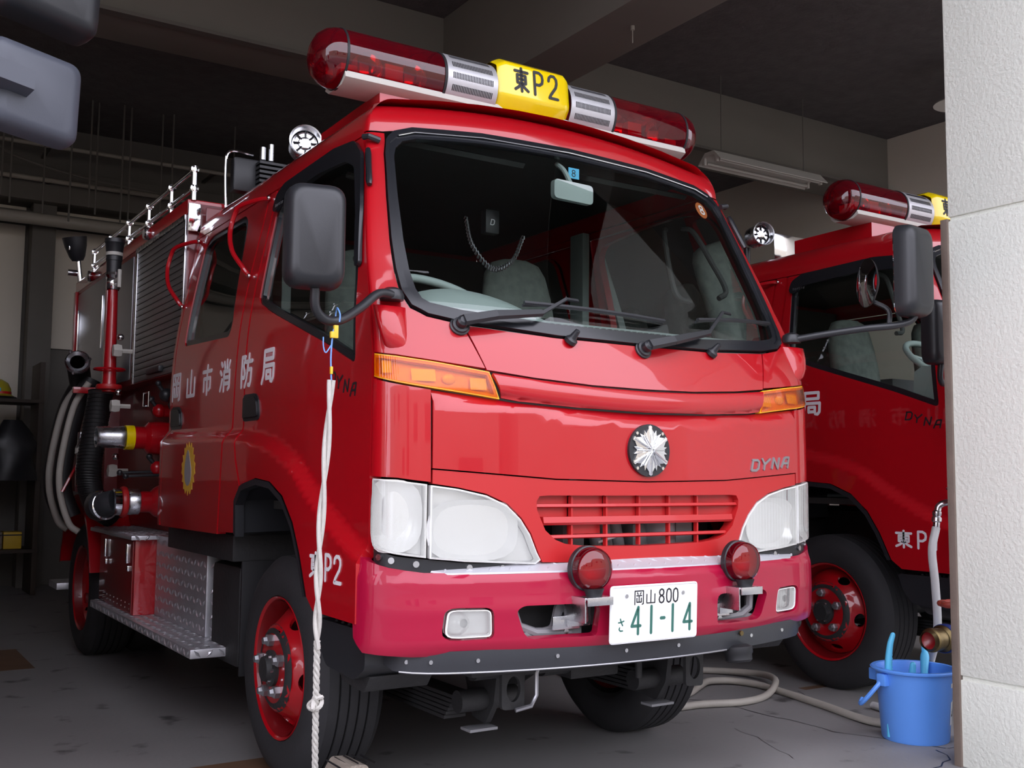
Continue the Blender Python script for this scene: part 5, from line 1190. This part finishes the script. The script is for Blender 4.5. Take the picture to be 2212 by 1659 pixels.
for nm, pts, rr, lab in (('scrub_brush', [(-.115, .03, .015), (-.118, .03, .20), (-.118, .03, .30), (-.112, .025, .37), (-.10, .02, .41)], [.013, .013, .014, .012, .010], 'light blue brush handle standing upright at the left of the bucket'),
                         ('scrub_brush', [(-.02, .03, .014), (.0, .02, .16), (.008, .015, .25), (.01, .012, .285)], [.010, .010, .014, .012], 'short blue brush handle in the middle of the bucket'),
                         ('scrub_brush', [(.0, -.03, .014), (.06, .0, .20), (.11, .03, .30), (.118, .035, .325)], [.010, .012, .018, .012], 'blue brush with a looped end leaning on the right rim of the bucket')):
    P_ = catmull([bc+Vector(p) for p in pts], 6); R_ = np.interp(np.linspace(0, len(rr)-1, len(P_)), range(len(rr)), rr)
    o = MB().tube(P_, list(R_), 12).sphere(P_[-1], R_[-1], 10).obj(nm, CYAN, None); tag(o, lab, 'brush', 'brushes in the bucket')
    if 'upright' in lab:
        for k in range(6): MB().sphere(bc+Vector((-.104, .027, .275+k*.014)), .006, 8).obj('grip_ridge', CYAN, o)
    if 'looped' in lab: MB().tube([bc+Vector((.118+.0*t, .035, .325))+Vector((.010*math.cos(t), .0, .018*math.sin(t)+.012)) for t in np.linspace(0, 2*PI, 15)[:-1]], .007, 8, closed=True).obj('hanging_loop', CYAN, o)
tap = MB().tube(catmull([(1.71, -.50, .935), (1.725, -.35, .935), (1.765, -.20, .935), (1.755, -.155, .92), (1.745, -.15, .89)], 5), .014, 12).obj('water_tap', STEEL, None)
tag(tap, 'steel water tap behind the pillar with a white hose pushed on', 'tap')
MB().cyl((1.765, -.21, .935), (1.765, -.21, .985), .012).box(1.735, 1.795, -.22, -.20, .985, .995, .003).obj('tap_handle', STEEL, tap)
MB().lathe([(.013, 0), (.018, .006), (.018, .02), (.015, .024), (.02, .03), (.02, .045), (.014, .05), (.014, .075), (.012, .08)], (1.745, -.15, .90), (-.12, 0, -1), 18).obj('tap_connector', STEEL, tap)
wh = MB().tube(catmull([(1.735, -.15, .83), (1.705, -.15, .735), (1.72, -.15, .60), (1.755, -.13, .42), (1.795, -.07, .29), (1.82, 0, .15), (1.85, .12, .03), (1.88, .30, .0165)], 8), .0165, 12).obj('water_hose', TUBEG, None)
MB().tube(catmull([(1.735, -.15, .83), (1.705, -.15, .735), (1.72, -.15, .60), (1.755, -.13, .42), (1.795, -.07, .29), (1.82, 0, .15), (1.85, .12, .03), (1.88, .30, .0165)], 8), .011, 10).obj('hose_core', mat('white_hose_core', (.74, .73, .74), .5, var=.05), wh)
tag(wh, 'translucent white hose running down from the tap behind the bucket', 'hose')
hv = MB().lathe([(.034, -.02), (.040, 0), (.046, .004), (.046, .018), (.040, .022), (.043, .05), (.040, .07), (.052, .078), (.052, .10), (.036, .11), (.036, .21)], (1.50, -.28, .408), (1, .05, 0), 32).obj('standpipe_valve', BRASS, None)
tag(hv, 'brass standpipe outlet with a red handwheel poking out behind the pillar', 'valve')
MB().lathe([(.030, .0), (.033, -.012), (.0, .03)], (1.505, -.28, .408), (1, .05, 0), 24).obj('outlet_bore', RED_DARK, hv)
MB().lathe([(.053, .080), (.056, .085), (.056, .11), (.052, .114)], (1.50, -.28, .408), (1, .05, 0), 32).obj('blue_band', mat('blue_band', (.02, .04, .22), .45), hv)
MB().cyl((1.68, -.27, .41), (1.68, -.27, .52), .02, 14, .014).cyl((1.735, -.32, 0), (1.735, -.32, .40), .035).obj('valve_stem', STEEL, hv)
mb = MB()
for k in range(24):
    pass
mb.tube([Vector((1.68, -.27, .535))+Vector(((.052+.006*math.cos(6*t))*math.cos(t), (.052+.006*math.cos(6*t))*math.sin(t), .0)) for t in np.linspace(0, 2*PI, 37)[:-1]], .013, 8, closed=True)
for k in range(3): mb.tube([(1.68, -.27, .532), (1.68+.05*math.cos(k*2.1), -.27+.05*math.sin(k*2.1), .535)], .009, 6)
mb.obj('handwheel', mat('rusty_red_wheel', (.33, .05, .03), .6, var=.3, scale=20), hv)
fh = MB().tube(catmull([(1.68, .03, .016), (1.62, .08, .016), (1.63, .20, .016), (1.685, .40, .016), (1.75, .70, .016), (1.775, .90, .017), (1.72, 1.03, .02), (1.60, 1.06, .024), (1.47, .99, .022), (1.30, .90, .018), (1.10, .95, .018), (.95, .85, .018), (1.05, .72, .018), (1.23, .70, .018), (1.41, .645, .018), (1.60, .68, .020), (1.76, .77, .045), (1.87, .90, .045), (1.93, 1.08, .03), (1.83, 1.30, .018), (1.5, 1.55, .018), (1.1, 1.6, .018)], 8), .0165, 12).obj('floor_hose', HOSE_W, None)
tag(fh, 'beige garden hose looped on the concrete floor behind the front wheel', 'hose')

# ------------------------------------------------------------------ garage fittings
lf = MB().prism([(-.05, 0), (.05, 0), (.13, -.085), (.125, -.09), (.05, -.035), (-.05, -.035), (-.125, -.09), (-.13, -.085)], lambda a, b: Vector((3.62, 3.17+a, 3.60+b)), lambda a, b: Vector((4.85, 3.17+a, 3.60+b))).obj('fluorescent_lamp', LAMPW, None)
tag(lf, 'twin-tube fluorescent lamp with white enamel reflector under the concrete beam', 'lamp')
for a in (-.07, .07): MB().cyl((3.66, 3.17+a, 3.525), (4.81, 3.17+a, 3.525), .013, 12).obj('tube', LAMPW, lf)
for x in (3.63, 4.82):
    for a in (-.07, .07): MB().box(x-.008, x+.016, 3.155+a, 3.185+a, 3.505, 3.57, .003).obj('tube_socket', LAMPW, lf)
for x in (3.75, 4.7): MB().cyl((x, 3.17, 3.60), (x, 3.17, 4.25), .004, 6).obj('hanger', COLM, lf)
sl = MB().lathe([(0, 0), (.05, 0), (.05, .05), (.17, .10), (.18, .115), (.165, .11), (.05, .055)], (5.0, 1.90, 4.0), (0, 0, -1), 28).obj('ceiling_light', LAMPW, None); tag(sl, 'round white ceiling light half hidden by the cream pillar', 'lamp')
MB().cyl((5.0, 1.90, 4.0), (5.0, 1.90, 4.25), .03).obj('lamp_stem', LAMPW, sl)
pipes = [('wall_pipe', 7.2, 3.27, .055, -6, 1.5, 'thick pale pipe running along the back wall', PIPE), ('wall_pipe', 7.15, 3.62, .022, -6, 2.2, 'thin pipe high along the back wall above the thick one', PIPE), ('wall_pipe', 7.2, 3.95, .02, -1.1, 3.0, 'topmost thin conduit under the ceiling at the back', PIPE)]
for nm, y, z, r, x0, x1, lab, m in pipes:
    o = MB().tube([(x0, y, z), (x1, y, z)], r, 14).obj(nm, m, None); tag(o, lab, 'pipe')
    for x in (-3.2, -.6, .9):
        if x0 < x < x1: MB().box(x-.015, x+.015, y-r*.4, 7.62, z-.012, z+.012).obj('pipe_bracket', COLM, o)
for i, x in enumerate((-1.05, -.98, -.72, -.52, -.36, -.30, -.10, -.03, .25, .33, .9)):
    o = MB().cyl((x, 6.6+.03*(i % 3), 3.3-.05*(i % 4)), (x, 6.6+.03*(i % 3), 4.25), .008, 8).obj('hanger_rod', COLM, None)
    tag(o, '%s dark hanger rod from the left, dropping from the ceiling at the back' % ['first', 'second', 'third', 'fourth', 'fifth', 'sixth', 'seventh', 'eighth', 'ninth', 'tenth', 'eleventh'][i], 'rod', 'hanger rods at the back')
ca = MB().tube(catmull([(-1.3, 6.9, 4.1), (-1.05, 6.9, 3.80), (-.8, 6.9, 3.70), (-.3, 6.9, 3.62), (.4, 6.9, 3.58), (.6, 6.9, 3.56)], 8), .014, 8).obj('cable', COLM, None); tag(ca, 'drooping grey cable across the back wall at the upper left', 'cable')
sh = MB().box(-2.4, -.62, 6.75, 7.2, 1.60, 1.63, .003).obj('shelf', mat('dark_wood_shelf', (.06, .045, .035), .7, var=.3), None)
tag(sh, 'dark shelf unit at the far left holding helmets and coats', 'shelf')
for z in (.35, .95): MB().box(-2.4, -.62, 6.75, 7.2, z, z+.03, .003).obj('shelf_board', MATS['dark_wood_shelf'], sh)
for x in (-2.38, -.64): MB().box(x-.02, x+.02, 6.76, 7.2, 0, 1.95, .003).obj('shelf_post', MATS['dark_wood_shelf'], sh)
hm = MB().lathe([(.16, 0), (.165, .01), (.13, .03), (.125, .08), (.10, .13), (.05, .16), (0, .165)], (-.98, 6.95, 1.64), (0, 0, 1), 28).obj('helmet', mat('yellow_helmet', (.50, .42, .03), .35, coat=.3), None); tag(hm, 'yellow helmet on the dark shelf at the far left', 'helmet')
MB().lathe([(.128, .035), (.130, .035), (.129, .055), (.127, .055)], (-.98, 6.95, 1.64), (0, 0, 1), 28).obj('helmet_band', REDPLATE, hm)
MB().box(-1.0, -.95, 6.81, 6.825, 1.69, 1.72, .003).obj('helmet_badge', CYAN, hm)
MB().lathe([(.165, -.012), (.18, -.01), (.17, .012), (.13, .02)], (-.98, 6.95, 1.64), (0, 0, 1), 28).obj('neck_flap', BLACK, hm)
for i, (x, z0, z1, m, lab) in enumerate(((-1.34, .75, 1.5, mat('brown_coat', (.10, .075, .05), .9, var=.3), 'brown firefighter coat hanging at the left edge'), (-.86, .95, 1.45, BLACK, 'dark jacket hanging from the shelf post'))):
    vs = []; fs = []
    for j, z in enumerate(np.linspace(z1, z0, 9)):
        for k in range(14):
            t = 2*PI*k/14; r = (.05+.12*min(1, (z1-z)*5+.1))*(1+.12*math.sin(3*t+j)); vs.append((x+r*math.cos(t)*1.1, 6.72+r*.5*math.sin(t), z))
    for j in range(8):
        for k in range(14): fs.append((j*14+k, j*14+(k+1) % 14, j*14+14+(k+1) % 14, j*14+14+k))
    o = MB().add(vs, fs).obj('coat', m, None, ang=60); tag(o, lab, 'coat')
for i, (x, z, m, lab) in enumerate(((-1.08, .98, BADGE, 'grey tin on the middle shelf at the far left'), (-.95, .38, WOOD, 'brown cardboard box on the lowest shelf'), (-.80, .38, YELC, 'small yellow case on the lowest shelf'))):
    o = MB().box(x-.07, x+.07, 6.85, 7.05, z, z+.14 if i else z+.2, .006).obj('storage_box', m, None); tag(o, lab, 'box'); MB().box(x-.072, x+.072, 6.848, 7.052, z+.11, z+.12).obj('lid_band', BLACK, o)
